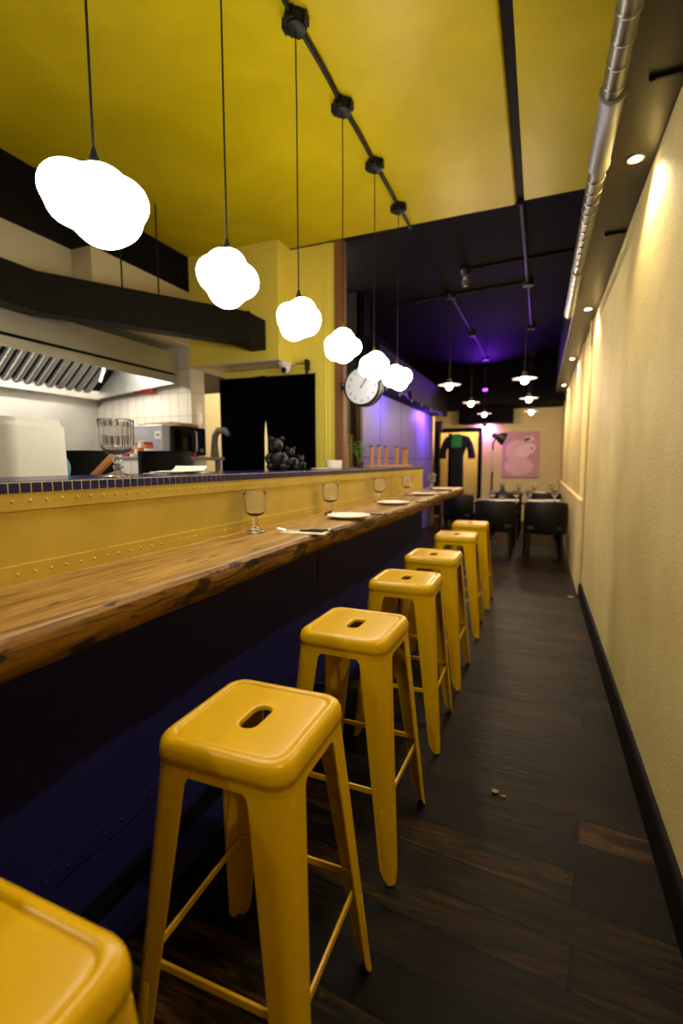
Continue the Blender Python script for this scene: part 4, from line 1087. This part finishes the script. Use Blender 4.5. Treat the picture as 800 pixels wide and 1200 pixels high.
# jacket hanging in the doorway
hg = thing('hanging_coat', (-1.76, Y1 - .06, 1.95), 'navy coat with wide sleeves and green collar, hanging in the doorway', 'coat')
m = MB(); rr = []
for z, w, d in ((-.02, .10, .05), (-.05, .22, .07), (-.12, .25, .09), (-.30, .21, .10), (-.5, .14, .10), (-1.15, .15, .10), (-1.35, .17, .09)):
    rr.append([Vector((x, y, z)) for x, y in rrect(w, d, min(w, d) * .7, 5)])
m.loft(rr); m.build('coat_body', M['navycloth'], hg)
for s in (-1, 1):
    m = MB(); m.tube([(s * .20, 0, -.08), (s * .27, 0, -.22), (s * .32, 0, -.42), (s * .33, 0, -.56)], [.06, .075, .08, .085], 14); m.build('sleeve', M['navycloth'], hg)
m = MB(); rr = []
for z, w, d in ((.0, .07, .06), (-.05, .13, .10), (-.18, .15, .115), (-.30, .15, .115), (-.31, .10, .08)): rr.append([Vector((x, y, z)) for x, y in rrect(w, d, min(w, d) * .7, 5)])
m.loft(rr); m.build('green_scarf', M['greencloth'], hg)
m = MB(); m.tube([(0, 0, 0), (0, 0, .05), (0, .04, .05)], .006, 8); m.tube([(-.2, 0, -.07), (0, 0, .0), (.2, 0, -.07)], .008, 8); m.build('hanger', M['darkwood'], hg)
# door leaf open in the corridor
dr = thing('open_door_leaf', (-2.02, 11.75, 0), 'dark edge of the open door standing in the back corridor', 'door')
m = MB().box((-.03, -.02, 0), (.03, .55, 2.0)); m.build('leaf', M['black'], dr, bevel=.004)
m = MB(); m.tube([(.03, .48, 1.0), (.08, .48, 1.0), (.08, .38, 1.0)], .01, 8); m.build('handle', M['brass'], dr)
cl = thing('corridor_fill_lamp', (-1.6, 12.0, 2.6), 'hidden round ceiling lamp added for lighting the back corridor', 'ceiling lamp')  # hidden lamp added to brighten the cream corridor
m = MB(); m.lathe([(.12, 0), (.12, -.03), (.08, -.06), (0, -.065)], 24); m.build('bowl', M['bulb'], cl)
light('lamp', 'POINT', (0, 0, -.12), 18, (1, .80, .50), cl, shadow_soft_size=.08)
# little stool below the counter end
so = thing('step_stool', (-1.92, 9.9, 0), 'small weathered wooden stool against the lavender wall, seen under the counter end', 'stool')
m = MB().box((-.14, -.14, .44), (.14, .14, .47)); m.build('seat', M['rugpink'], so, bevel=.004)
for sx in (-1, 1):
    for sy in (-1, 1): m = MB(); m.tube([(sx * .10, sy * .10, .44), (sx * .13, sy * .13, 0)], .016, 8); m.build('leg', M['rugpink'], so)
m = MB().box((-.12, -.115, .18), (.12, -.1, .21)).box((-.12, .1, .18), (.12, .115, .21)); m.build('stretcher', M['rugpink'], so)
# paper scraps on the floor
def scrap(x, y, s, lb):
    m = MB(); rnd = random.Random(int(x * 1000)); m.sphere((0, 0, .006 * s), (.016 * s, .011 * s, .006 * s), 9, 6)
    m.v = [(a * (1 + rnd.uniform(-.3, .3)), b * (1 + rnd.uniform(-.3, .3)), max(0, c)) for a, b, c in m.v]
    o = m.build('paper_scrap', M['card'], smooth=False); o.location = (x, y, .0002); tag(o, lb, 'litter', 'scraps on the floorboards')
scrap(-.118, 1.87, .9, 'tiny crumpled scrap on the floorboards right of the second whole stool')
scrap(-.085, 1.855, .6, 'smallest scrap on the floor beside the larger crumb')
scrap(.32, 5.0, 1.6, 'pale scrap on the floor near the wall conduit foot')

# ------------------------------------------------------------------ unseen lights added for the kitchen and pantry
tl = thing('kitchen_fill_light', (-2.6, -.9, H), 'unseen fluorescent fitting added on the yellow ceiling over the kitchen aisle', 'ceiling light')  # out-of-frame light added to brighten the kitchen
m = MB().box((-.09, -.75, -.05), (.09, .75, 0)); m.build('tray', M['white'], tl, bevel=.004)
m = MB().box((-.07, -.73, -.062), (.07, .73, -.05)); m.build('diffuser', M['hoodlamp'], tl)
light('lamp', 'AREA', (0, 0, -.07), 18, (1, .90, .74), tl, shape='RECTANGLE', size=.14, size_y=1.45)
pn = thing('pantry_fill_light', (-3.0, 4.9, H), 'unseen round ceiling lamp added in the pantry behind the curtain', 'ceiling light')  # unseen lamp added to brighten the wall past the curtain
m = MB(); m.lathe([(.13, 0), (.13, -.03), (.09, -.06), (0, -.07)], 24); m.build('bowl', M['hoodlamp'], pn)
light('lamp', 'POINT', (0, 0, -.16), 130, (1, .90, .72), pn, shadow_soft_size=.1)

w = bpy.data.worlds.new('dim_surroundings'); scene.world = w; w.use_nodes = True
w.node_tree.nodes['Background'].inputs[0].default_value = (1, .8, .55, 1); w.node_tree.nodes['Background'].inputs[1].default_value = .01

# ------------------------------------------------------------------ camera
F_PX, CH, YAW, PITCH, ROLL = 560.64, 1.3013, 22.399, -5.842, .212
cd = bpy.data.cameras.new('camera'); cam = bpy.data.objects.new('camera', cd); col.objects.link(cam)
cd.sensor_fit = 'VERTICAL'; cd.sensor_height = 36; cd.sensor_width = 24; cd.lens = F_PX * 36 / 1200; cd.clip_start = .01
cam.location = (0, 0, CH)
cam.rotation_mode = 'QUATERNION'
cam.rotation_quaternion = (Matrix.Rotation(R(YAW), 3, 'Z') @ Matrix.Rotation(R(90 + PITCH), 3, 'X') @ Matrix.Rotation(-R(ROLL), 3, 'Z')).to_quaternion()
cd.dof.use_dof = True; cd.dof.focus_distance = 1.45; cd.dof.aperture_fstop = 1.9
scene.camera = cam
vs = scene.view_settings
vs.view_transform = 'Standard'; vs.look = 'None'; vs.gamma = 1; vs.exposure = .55; vs.use_curve_mapping = False
scene.cycles.use_denoising = True
scene.cycles.max_bounces = 8; scene.cycles.diffuse_bounces = 4; scene.cycles.glossy_bounces = 4; scene.cycles.transmission_bounces = 8
scene.cycles.sample_clamp_indirect = 6
scene.cycles.caustics_reflective = False; scene.cycles.caustics_refractive = False
